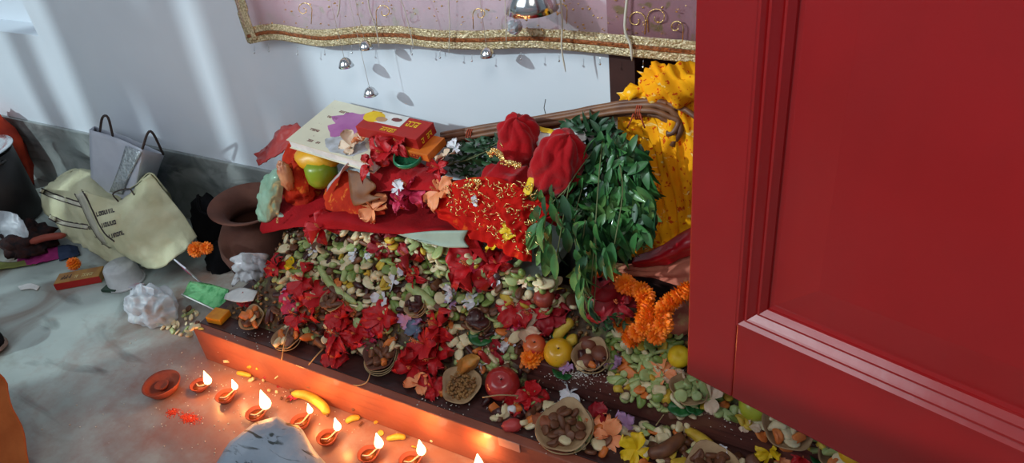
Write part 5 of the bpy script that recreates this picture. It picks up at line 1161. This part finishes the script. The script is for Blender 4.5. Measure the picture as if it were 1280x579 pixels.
# red satin and pink brocade below the yellow cloth
o = cloth('red_satin_fold', [[(795, 320, 1.09), (820, 312, 1.09), (860, 288, 1.10), (920, 270, 1.12)], [(790, 328, 1.07), (825, 322, 1.065), (860, 305, 1.07), (920, 290, 1.1)], [(792, 334, 1.075), (830, 330, 1.07), (862, 318, 1.08), (920, 305, 1.1)]], M('bright_satin', S(186, 20, 34), 0.3, S(150, 12, 26), 14), 0.003, amp=0.004, freq=16); tag(o, 'glossy red satin fold under the yellow cloth by the door', 'cloth')
o = cloth('pink_brocade_cloth', [[(765, 328, 1.09), (800, 330, 1.085), (835, 326, 1.08), (870, 318, 1.09), (930, 310, 1.12)], [(765, 336, 1.08), (800, 340, 1.07), (835, 341, 1.06), (870, 340, 1.07), (930, 340, 1.1)], [(770, 342, 1.085), (800, 346, 1.075), (838, 354, 1.055), (870, 362, 1.065), (930, 370, 1.1)]], brocade_m, 0.003, amp=0.004, freq=18, fold=lambda u, v: 0.003 * math.sin(v * 12 + u * 9)); tag(o, 'pinkish brocade cloth with fan-like pleats above the marigold string', 'cloth')
tag(sphere(24, 12, (0.05, 0.05, 0.03), 1, 0.2, 4).build('brocade_pad', brocade_m, None, Wy(850, 392, 1.10)), 'rusty pink brocade pad behind the right marigold string', 'pad')

# marigold garlands
def garland(pts, lab, n, sc):
    P = crv([Wy(*q) for q in pts], n); c = P[n // 2].copy(); t = empty('marigold_garland', c); tag(t, lab, 'garland', 'marigold garlands by the door')
    tube([q - c for q in P], 0.002, 5).build('string', thread_m, t)
    rn = random.Random(n)
    for k, q in enumerate(P): marigold(q - c + Vector((rn.uniform(-.006, .006), -0.008 + rn.uniform(-.004, .004), rn.uniform(-.002, .002))), sc * rn.uniform(.9, 1.12), (rn.uniform(.5, 1.5), rn.uniform(-.6, .6), rn.uniform(0, 3)), parent=t)
garland([(755, 345, 1.06), (785, 352, 1.05), (806, 365, 1.04), (812, 385, 1.02), (806, 402, 1.0), (792, 418, 1.0)], 'long marigold garland looping down left of the dark gap by the door', 11, 0.95)
garland([(862, 362, 1.03), (845, 372, 1.025), (833, 385, 1.02), (828, 400, 1.01), (822, 414, 1.0)], 'short marigold garland touching the red door edge', 8, 0.95)
marigold(G(664, 448, 0.010), 1.15, (0.5, 0, 0), 'orange marigold head under the small red-yellow apple', 'marigold heads')
marigold(G(676, 440, 0.010), 0.95, (0.4, .3, 1), 'orange marigold head between the small red-yellow apple and the yellow apple', 'marigold heads')
marigold(G(778, 405, 0.012), 1.0, (0.6, 0, 0), 'orange marigold head beneath the crimson hibiscus by the garland', 'marigold heads')
marigold(G(722, 350, 0.012), 0.95, (0.6, .2, 0), 'orange marigold head hidden among the hanging twigs', 'marigold heads')

# foliage
def leaves(poly, n, L, mats, seed, name, label, ydepth, dirs, cat='leaves', sprd=0.5, stems=(), front=0.02):
    rn = random.Random(seed); mb = MB(); xs = [q[0] for q in poly]; ys = [q[1] for q in poly]; k = 0; tr = 0
    while k < n and tr < n * 40:
        tr += 1
        px, py = rn.uniform(min(xs), max(xs)), rn.uniform(min(ys), max(ys)); ins = False
        for a in range(len(poly)):
            (x1, y1), (x2, y2) = poly[a], poly[a - 1]
            if (y1 > py) != (y2 > py) and px < (x2 - x1) * (py - y1) / (y2 - y1) + x1: ins = not ins
        if not ins: continue
        k += 1; u = rn.random()
        y = ydepth(px, py) + u * 0.06 - front
        p = Wy(px, py, y); d = Vector(dirs(px, py, rn)).normalized()
        d = (d + Vector((rn.gauss(0, sprd), rn.gauss(0, sprd * 0.7) - 0.15, rn.gauss(0, sprd)))).normalized()
        l = L * rn.uniform(.65, 1.25); q = leaf_mb(l, l * rn.uniform(.34, .46), rn.uniform(0, .9), rn.uniform(.1, .35), 6)
        nrm = (Vector((rn.gauss(-.1, .5), -1, rn.gauss(.5, .5)))); zz = (nrm - d * nrm.dot(d)).normalized(); yy = zz.cross(d)
        mb.cur = 0 if rn.random() < 0.7 else 1
        mb.merge(q, Matrix.Translation(p) @ Matrix((d, yy, zz)).transposed().to_4x4() @ Matrix.Translation((-l * 0.4, 0, 0)))
    t = empty(name, sum(mb.v, Vector()) / len(mb.v)); tag(t, label, cat); ti = Matrix.Translation(-Vector(t.location)); mb.xf(ti)
    mb.build('leaves', mats, t)
    for s in stems:
        tube([ti @ (q + Vector((0, 0.012, 0))) for q in crv([Wy(*w) for w in s], 12)], 0.0012, 5).build('stem', stem_m, t)
    return t
YL = lambda px, py: 1.13 - 0.17 * cl((py - 170) / 200) - 0.03 * cl((py - 330) / 60)
leaves([(705, 195), (740, 175), (785, 172), (808, 200), (818, 250), (815, 300), (790, 310), (760, 330), (745, 300), (715, 290), (700, 240)], 560, 0.040, [leaf_m, leafd_m], 1, 'leafy_twigs',
  'large bunch of fresh green leafy twigs hanging beside the yellow cloth', YL, lambda px, py, r: ((px - 765) / 110 - .1 * r.random(), -.35, (205 - py) / 70 - 0.55), stems=[((750, 175, 1.12), (745, 230, 1.04), (740, 300, 0.98), (735, 370, 0.95)), ((765, 180, 1.12), (775, 240, 1.03), (765, 310, 0.97)), ((740, 190, 1.1), (705, 240, 1.03), (680, 300, 1.0)), ((735, 205, 1.1), (715, 280, 1.01), (722, 350, 0.97))], sprd=.55)
leaves([(715, 280), (775, 290), (770, 330), (752, 350), (748, 395), (728, 398), (715, 350)], 75, 0.050, [leaf_m, leafd_m], 2, 'hanging_twig', 'long twig of narrow leaves hanging lowest in front, over the fruit',
  lambda px, py: 0.985 - 0.03 * cl((py - 300) / 90), lambda px, py, r: ((px - 742) / 80, -.2, -1), stems=[((740, 280, .985), (742, 340, .965), (738, 402, .955)), ((728, 280, .985), (722, 345, .965), (732, 395, .955))], sprd=.28)
leaves([(660, 245), (690, 240), (715, 260), (712, 300), (690, 345), (672, 330), (658, 290)], 34, 0.056, [leaf_m, leafd_m], 3, 'side_twig', 'leafy twig with larger leaves hanging left over the tinsel cloth',
  lambda px, py: 1.0 - 0.02 * cl((py - 250) / 90), lambda px, py, r: ((px - 690) / 60, -.2, -1), stems=[((705, 240, 1.0), (680, 270, .99), (676, 330, .98)), ((708, 235, 1.0), (700, 280, .985), (690, 340, .975))], sprd=.25)
leaves([(700, 155), (728, 145), (760, 150), (780, 175), (735, 200), (715, 195), (712, 165)], 90, 0.030, [leafd_m, leafd_m], 4, 'dark_foliage', 'dark green foliage behind the white folded paper', lambda px, py: 1.16, lambda px, py, r: ((px - 740) / 40, -.3, .8), sprd=.7)
leaves([(560, 190), (585, 175), (622, 172), (632, 190), (625, 212), (590, 228), (562, 215)], 170, 0.025, [leafd_m, leafd_m], 5, 'dark_sprig', 'dark green sprig left of the tall wrapped bundle', lambda px, py: 1.14, lambda px, py, r: (-.6, -.3, .1), sprd=.7, stems=[((622, 180, 1.13), (585, 200, 1.12), (550, 212, 1.11)), ((610, 190, 1.12), (575, 205, 1.11), (545, 205, 1.11))])
leaves([(745, 395), (775, 390), (785, 405), (760, 415), (742, 408)], 40, 0.016, [leafd_m, bright_leaf_m], 6, 'herb_sprig', 'small dark curly herb sprig above the sapota bowl', lambda px, py: 0.985, lambda px, py, r: (r.uniform(-1, 1), -.5, .3), sprd=.7, front=0.0)
def roundleaf(px, py, r, rot, label, up=0.006, stempts=None):
    t = empty('round_leaf', G(px, py, up), rot); tag(t, label, 'leaf', 'round betel leaves')
    mb = MB(); n = 24; v = [Vector((0, 0, 0))]
    for k in (1, 2, 3):
        for i in range(n):
            a = 2 * PI * i / n; rr = r * k / 3 * (1 + 0.12 * math.cos(a) + (0.12 if abs(a) < .2 or a > 6.1 else 0)); v.append(Vector((rr * math.cos(a), rr * math.sin(a) * .9, 0.12 * rr * abs(math.sin(a)) * (k / 3) + 0.0015 * math.sin(a * 5))))
    f = [(0, 1 + i, 1 + (i + 1) % n) for i in range(n)] + [(1 + k * n + i, 1 + (k + 1) * n + i, 1 + (k + 1) * n + (i + 1) % n, 1 + k * n + (i + 1) % n) for k in (0, 1) for i in range(n)]
    solid(mb.add(v, f).build('blade', bright_leaf_m, t), 0.0008)
    if stempts:
        ti = t.matrix_basis.inverted() if False else (Matrix.LocRotScale(t.location, t.rotation_euler, Vector((1, 1, 1)))).inverted()
        tube([ti @ q for q in crv([G(*w) for w in stempts], 8)], 0.0012, 5).build('stalk', drystem_m, t)
roundleaf(704, 466, .024, (0.15, 0, 2.2), 'round green leaf under the rim of the sapota bowl', stempts=[(690, 462, .01), (675, 475, .008), (668, 490, .03)])
roundleaf(700, 420, .020, (0.2, .1, 1), 'round green leaf half hidden left of the sapota bowl')
roundleaf(600, 420, .028, (0.35, 0, .5), 'dark round leaf under the white long-petalled flower')
roundleaf(850, 508, .026, (0.2, 0, .4), 'round green leaf on the upper step edge under the leaf dish', stempts=[(838, 508, .008), (830, 518, .006), (820, 532, .03)])
roundleaf(868, 510, .020, (0.2, 0, 2), 'smaller green leaf just right, at the upper step edge')
roundleaf(1030, 578, .026, (0.2, 0, 2), 'dark green leaf at the bottom edge under the door')
for k, pts in enumerate((((368, 420, .0), (360, 432, .01), (358, 452, .0)), )): pass
def stalk(pts, r, label, mat=drystem_m): tag(tube(crv([Wy(*q) for q in pts], 12), r, 6).build('dry_stalk', mat, center=True), label, 'stalk', 'dry stalks on the steps')
stalk([(361, 410, .84), (356, 425, .805), (352, 450, .793)], .0013, 'thin dry stalk hanging over the lower step front, leftmost')
stalk([(404, 436, .83), (396, 444, .80), (386, 456, .793)], .0015, 'thin dry stalk over the step front below the left red cluster')
stalk([(463, 466, .83), (458, 478, .81), (445, 482, .80), (434, 476, .82)], .0014, 'curled dry stalk on the lower step under the bread bowl')
stalk([(603, 497, .84), (625, 494, .85), (648, 495, .87)], .0015, 'pale thin stalk across the front of the red apple')

# bowls and dishes
def dish(px, py, r, label, mat=dleaf_m, fill=None, n=0, up=0.012, rot=(0.25, 0, 0), wob=0.05, deep=0.014, name='leaf_dish', rings=0, seed=1, grp='leaf and clay dishes on the steps', fr=0.7, items=()):
    t = empty(name, G(px, py, up), rot); tag(t, label, 'dish', grp)
    mb = lathe([(0, 0), (r * .55, 0.001), (r * .86, deep * .5), (r, deep), (r * .97, deep + .001), (r * .84, deep * .6), (r * .53, .003), (0, .003)], 34, wob, seed)
    mb.v = [q + Vector((0, 0, 0.1 * r * math.sin(math.atan2(q.y, q.x) * 3 + seed) * (q.xy.length / r) ** 2)) for q in mb.v]
    mb.build('dish', mat, t)
    for k in range(rings):
        R0 = r * (1.0 + .05 * k); P = [(R0 * math.cos(a), R0 * math.sin(a), deep * (.5 - .35 * k) + .002 * math.sin(a * 3 + k)) for a in [2 * PI * i / 30 for i in range(31)]]
        tube(P, .0013, 5).build('rim_strand', drystem_m, t)
    if fill:
        rn = random.Random(seed); m = MB()
        for k in range(n):
            a, q = rn.random() * 6.28, r * fr * math.sqrt(rn.random()); m.merge(sphere(6, 4, (.0036,) * 3), trs((q * math.cos(a), q * math.sin(a), .005 + rn.random() * .008)))
        if n: tag(m.build('filling', fill, t), None, kind='stuff')
        else:
            key = {'brown_fruit': 'brown fruit', 'dark_fruit': 'dark date', 'cream_fruit': 'cream fruit', 'pale_green_fruit': 'pale green fruit'}.get(fill.name, 'orange fruit')
            for k in range(int(5 + (r / .012) ** 2 * .55)):
                a, q = k * 2.4, r * fr * 1.05 * math.sqrt((k + .5) / (5 + (r / .012) ** 2 * .55))
                o = bpy.data.objects.new('filling_piece', PK[key if rn.random() < .8 else rn.choice(['cream fruit', 'brown fruit', 'orange fruit']), rn.choice(['disc', 'chunk', 'stick', 'wedge'])]); COL.objects.link(o); o.parent = t
                o.location = (q * math.cos(a), q * math.sin(a), .009 + rn.random() * .006); o.rotation_euler = (rn.uniform(-.7, .7), rn.uniform(-.7, .7), rn.random() * 6); o.scale = (rn.uniform(.8, 1.25),) * 3
    return t
dish(318, 400, .032, 'leftmost leaf bowl holding orange sweets beside the yellow matchbox', fill=M('orange_sweet', S(214, 120, 40), .5, S(190, 90, 30), 40), n=0, rot=(.45, .1, 0), seed=2)
dish(362, 424, .036, 'leaf plate under the left red cluster on the lower step', n=0, fill=fb_m, rot=(.3, 0, 0), seed=3, rings=1)
dish(420, 377, .030, 'leaf dish with brown fruit partly hidden right of the left red cluster', fill=fb_m, rot=(.5, 0, 0), seed=4)
dish(477, 447, .038, 'round clay dish with brown bread pieces and strands round its rim', mat=clay_m, fill=fb_m, rot=(.35, 0, 0), rings=3, seed=5, up=.02)
dish(578, 484, .043, 'leaf plate of chickpeas at the front middle of the lower step', fill=grain_m, n=150, rot=(.35, .08, 0), seed=6, up=.012)
dish(521, 382, .026, 'leaf dish with stranded rim in the middle of the heap', fill=fd_m, rot=(.6, 0, 0), rings=2, seed=7)
dish(598, 402, .026, 'leaf dish edge peeping out left of the pale flowers', fill=fd_m, rot=(.6, .1, .4), seed=8)
dish(707, 538, .055, 'large round clay dish with browned fruits at the front of the lower step', fill=fb_m, rot=(.22, 0, 0), rings=1, seed=9, deep=.018)
dish(741, 450, .036, 'deep leaf bowl of sapotas on the upper step', fill=fd_m, rot=(.35, 0, 0), seed=10, deep=.026, rings=1)
dish(862, 490, .036, 'shallow leaf dish on the upper step just left below the door corner', fill=fg_m, rot=(.2, .15, 0), seed=11, wob=.08)
dish(985, 540, .045, 'leaf dish of cream fruit shreds on the upper step under the door', fill=fc_m, rot=(.15, .1, 0), seed=12)
dish(1050, 572, .040, 'leaf dish at the far right end under the door', fill=fg_m, rot=(.15, .1, 0), seed=13)
dish(890, 590, .050, 'dish of roasted brown roots at the bottom edge on the lower step', fill=fb_m, rot=(.15, 0, 0), seed=14)
tag(cloth('folded_leaf_cup', [[(590, 442, .925), (578, 447, .915), (566, 462, .905), (556, 476, .90)], [(600, 448, .915), (588, 456, .900), (574, 468, .893), (560, 479, .895)], [(590, 466, .915), (580, 468, .905), (570, 474, .900), (558, 482, .90)]], M('golden_leaf', S(196, 140, 60), .5, S(160, 100, 40), 20), .0015, amp=.004, freq=40), 'golden folded leaf cup above the chickpea plate', 'cup')
# fruit with stems
def apple(px, py, r, mat, label, up=None, rot=(0.4, 0.2, 0), name='apple', grp=None, cat='apple', calyx=True):
    t = empty(name, G(px, py, up if up is not None else r * .8), rot); tag(t, label, cat, grp)
    prof = []
    for j in range(17):
        th = -PI / 2 + PI * j / 16; rr = r * math.cos(th) * (1 + .04 * math.sin(th)); z = r * .92 * math.sin(th)
        if j > 12: z -= r * .22 * ((j - 12) / 4) ** 2
        prof.append((max(rr, 0.0), z))
    lathe(prof, 28, .01).build('skin', mat, t)
    if calyx: tube([(0, 0, r * .55), (0.001, 0, r * .85), (0.004, 0, r * 1.02)], .0012, 6).build('stalk', strap_m, t)
    return t
apple(628, 480, .036, applr_m, 'large dull red apple on the lower step, middle')
apple(698, 441, .030, apply_m, 'yellow apple on the upper step edge')
apple(668, 432, .024, layer(M('blush_apple', S(222, 140, 60), .3, S(200, 60, 50), 12, coat=.2), 20, S(196, 40, 40), .5, .6), 'small red and yellow apple left of the yellow apple')
apple(944, 507, .029, limeg_m, 'lime-green round fruit just under the red door', name='guava', cat='guava', calyx=False)
apple(1067, 566, .026, apply_m, 'yellow round fruit at the far right under the door', name='guava', cat='guava', calyx=False)
apple(849, 446, .022, yelfl_m, 'yellow round fruit cut off by the red door edge', name='guava', cat='guava', calyx=False)
apple(680, 372, .022, M('dusky_red_fruit', S(150, 60, 48), .4), 'dusky red fruit under the hanging twigs, left', name='plum', cat='fruit', calyx=False)
apple(696, 377, .017, fc_m, 'cream round cut fruit under the hanging twigs', name='cut_fruit', cat='fruit', calyx=False)
for px, py, s, lab in ((735, 430, .016, 'upper sapota at the back of the leaf bowl'), (733, 452, .016, 'front left sapota in the leaf bowl'), (750, 443, .018, 'biggest sapota at the right of the leaf bowl')):
    t = empty('sapota', G(px, py, .020), (.3, .2, px)); tag(t, lab, 'sapota', 'sapotas in the leaf bowl')
    sphere(20, 12, (s * 1.15, s, s * .92)).build('skin', sapota_m, t); sphere(8, 5, (.003, .003, .0015)).build('stalk_scar', strap_m, t, (s * 1.12, 0, 0))
for px, py, s, mat, lab in ((472, 440, .014, fy_m, 'golden bread ball on the round clay dish'), (487, 446, .011, fc_m, 'pale slice lying on the round clay dish'), (467, 452, .010, fb_m, 'brown lump at the left in the round clay dish'), (553, 490, .011, orbox_m, 'orange round sweet at the step edge by the chickpea plate'), (560, 470, .013, fb_m, 'brown sweet behind the chickpeas'), (706, 520, .020, fb_m, 'dark brown fig at the centre of the large round clay dish'), (680, 528, .022, M('rust_root', S(150, 80, 50), .6), 'rusty red root piece at the left of the large round clay dish'), (722, 525, .014, fg2_m, 'olive curved pod in the large round clay dish'), (700, 548, .018, fb_m, 'mashed brown fruit at the front of the large round clay dish'), (640, 532, .016, M('watermelon_piece', S(196, 66, 66), .5), 'pinkish red wedge on the lower step edge near the front'), (618, 523, .008, fc_m, 'pale round slice at the left of the pinkish red wedge')):
    o = sphere(18, 10, (s * 1.25, s * .9, s * .75), .9, .28, 2.2, px).build('offering_piece', mat, None, G(px, py, s * .5)); o.rotation_euler = (.3, .2, px * .3); tag(o, lab, 'offering piece', 'offering pieces in dishes')
banana([G(398, 332, .012), G(410, 352, .014), G(425, 366, .014), G(446, 380, .012)], .009, 'long pale green banana in the left of the heap', fg_m, 'green bananas', 'banana')
banana([G(508, 356, .014), G(525, 368, .014), G(545, 384, .014)], .012, 'thick pale green cut banana in the middle heap', fg_m, 'green bananas', 'banana')
banana([G(356, 335, .010), G(372, 340, .012), G(388, 346, .010)], .007, 'short green banana tip left of the long pale green one', fg2_m, 'green bananas', 'banana')
banana([G(695, 425, .012), G(702, 412, .016), G(716, 400, .018)], .013, 'small yellow banana above the yellow apple', fy_m)
banana([G(708, 432, .012), G(716, 425, .014), G(722, 424, .012)], .012, 'cut cream-yellow banana chunk beside the yellow apple', fy_m)
banana([G(857, 537, .010), G(878, 550, .012), G(900, 568, .010)], .011, 'spotted yellow banana on the lower step under the door', fy_m)
banana([G(810, 568, .016), G(832, 562, .02), G(855, 545, .02)], .014, 'brown roasted banana at the bottom edge', fb_m)
banana([G(708, 505, .02), G(722, 512, .022), G(726, 530, .02)], .006, 'thin yellow-green pod over the large round clay dish', fg2_m, cat='pod', name='bean_pod')
for px, py, lab in ((606, 448, 'pink-skinned wedge standing behind the red apple'), ):
    o = sphere(16, 10, (.009, .007, .024), .8).build('apple_wedge', applr_m, None, G(px, py, .018)); o.rotation_euler = (.2, -.3, 0); tag(o, lab, 'apple wedge')
o = bevel(box(-.022, .022, -.006, .006, -.006, .006).build('radish_stick', fc_m, None, G(622, 462, .014), smooth=False), .003); o.rotation_euler = (0, -.7, -.6); tag(o, 'cream stick of radish leaning on the red apple', 'radish')
for px, py, dx, lab in ((824, 490, 0, 'cream cube of fruit at the upper step edge'), (828, 550, .3, 'cream cut cube on the lower step beneath the dry stalk')):
    o = bevel(box(-.012, .012, -.009, .009, -.011, .011).build('fruit_cube', fc_m, None, G(px, py, .011), smooth=False), .004, 3); o.rotation_euler = (.1, .2, dx + .4); tag(o, lab, 'fruit cube')
for px, py, lab in ((590, 378, 'white sugar sweet in the middle heap'), (640, 512, 'white curd crumb on the large round clay dish'), (741, 518, 'small white jasmine bud by the large round clay dish')):
    o = sphere(12, 8, (.010, .009, .008), .8, .2, 3, px).build('white_sweet', fw_m, None, G(px, py, .008)); tag(o, lab, 'sweet', 'white sweets')
mb = MB(); rn = random.Random(5)
for k in range(140): mb.merge(small[0], trs(G(rn.gauss(722, 16), rn.gauss(468, 4), .002), (0, 0, rn.random() * 6), (rn.uniform(.2, .45),) * 3))
tag(mb.build('rice_grains', rice_m), 'white rice grains spilt in front of the sapota bowl', 'rice', kind='stuff')
o = bevel(box(-.024, .024, -.002, .0, -.012, .012).build('paper_label', M('peeling_paper', S(206, 150, 130), .6), None, Vector((Wy(635, 543, .80).x, .799, ST1Z - .008)), smooth=False), .001); tag(o, 'peeling pinkish paper strip stuck on the lower step edge', 'paper')
# loose petals on floor
for px, py, s, mat, lab in ((338, 471, .018, pinkfl_m, 'pink petals on the flame-lit floor by the lower step'), (352, 478, .016, crimfl_m, 'crimson crumpled petals on the floor left of the banana'), (366, 498, .010, pinkfl_m, 'single magenta petal on the floor under the banana')):
    flower(px, py, mat, s, lab, z=.006, stamen=False, n=4, face=(0, 0, 1), name='fallen_petals', grp='petals fallen on the floor')
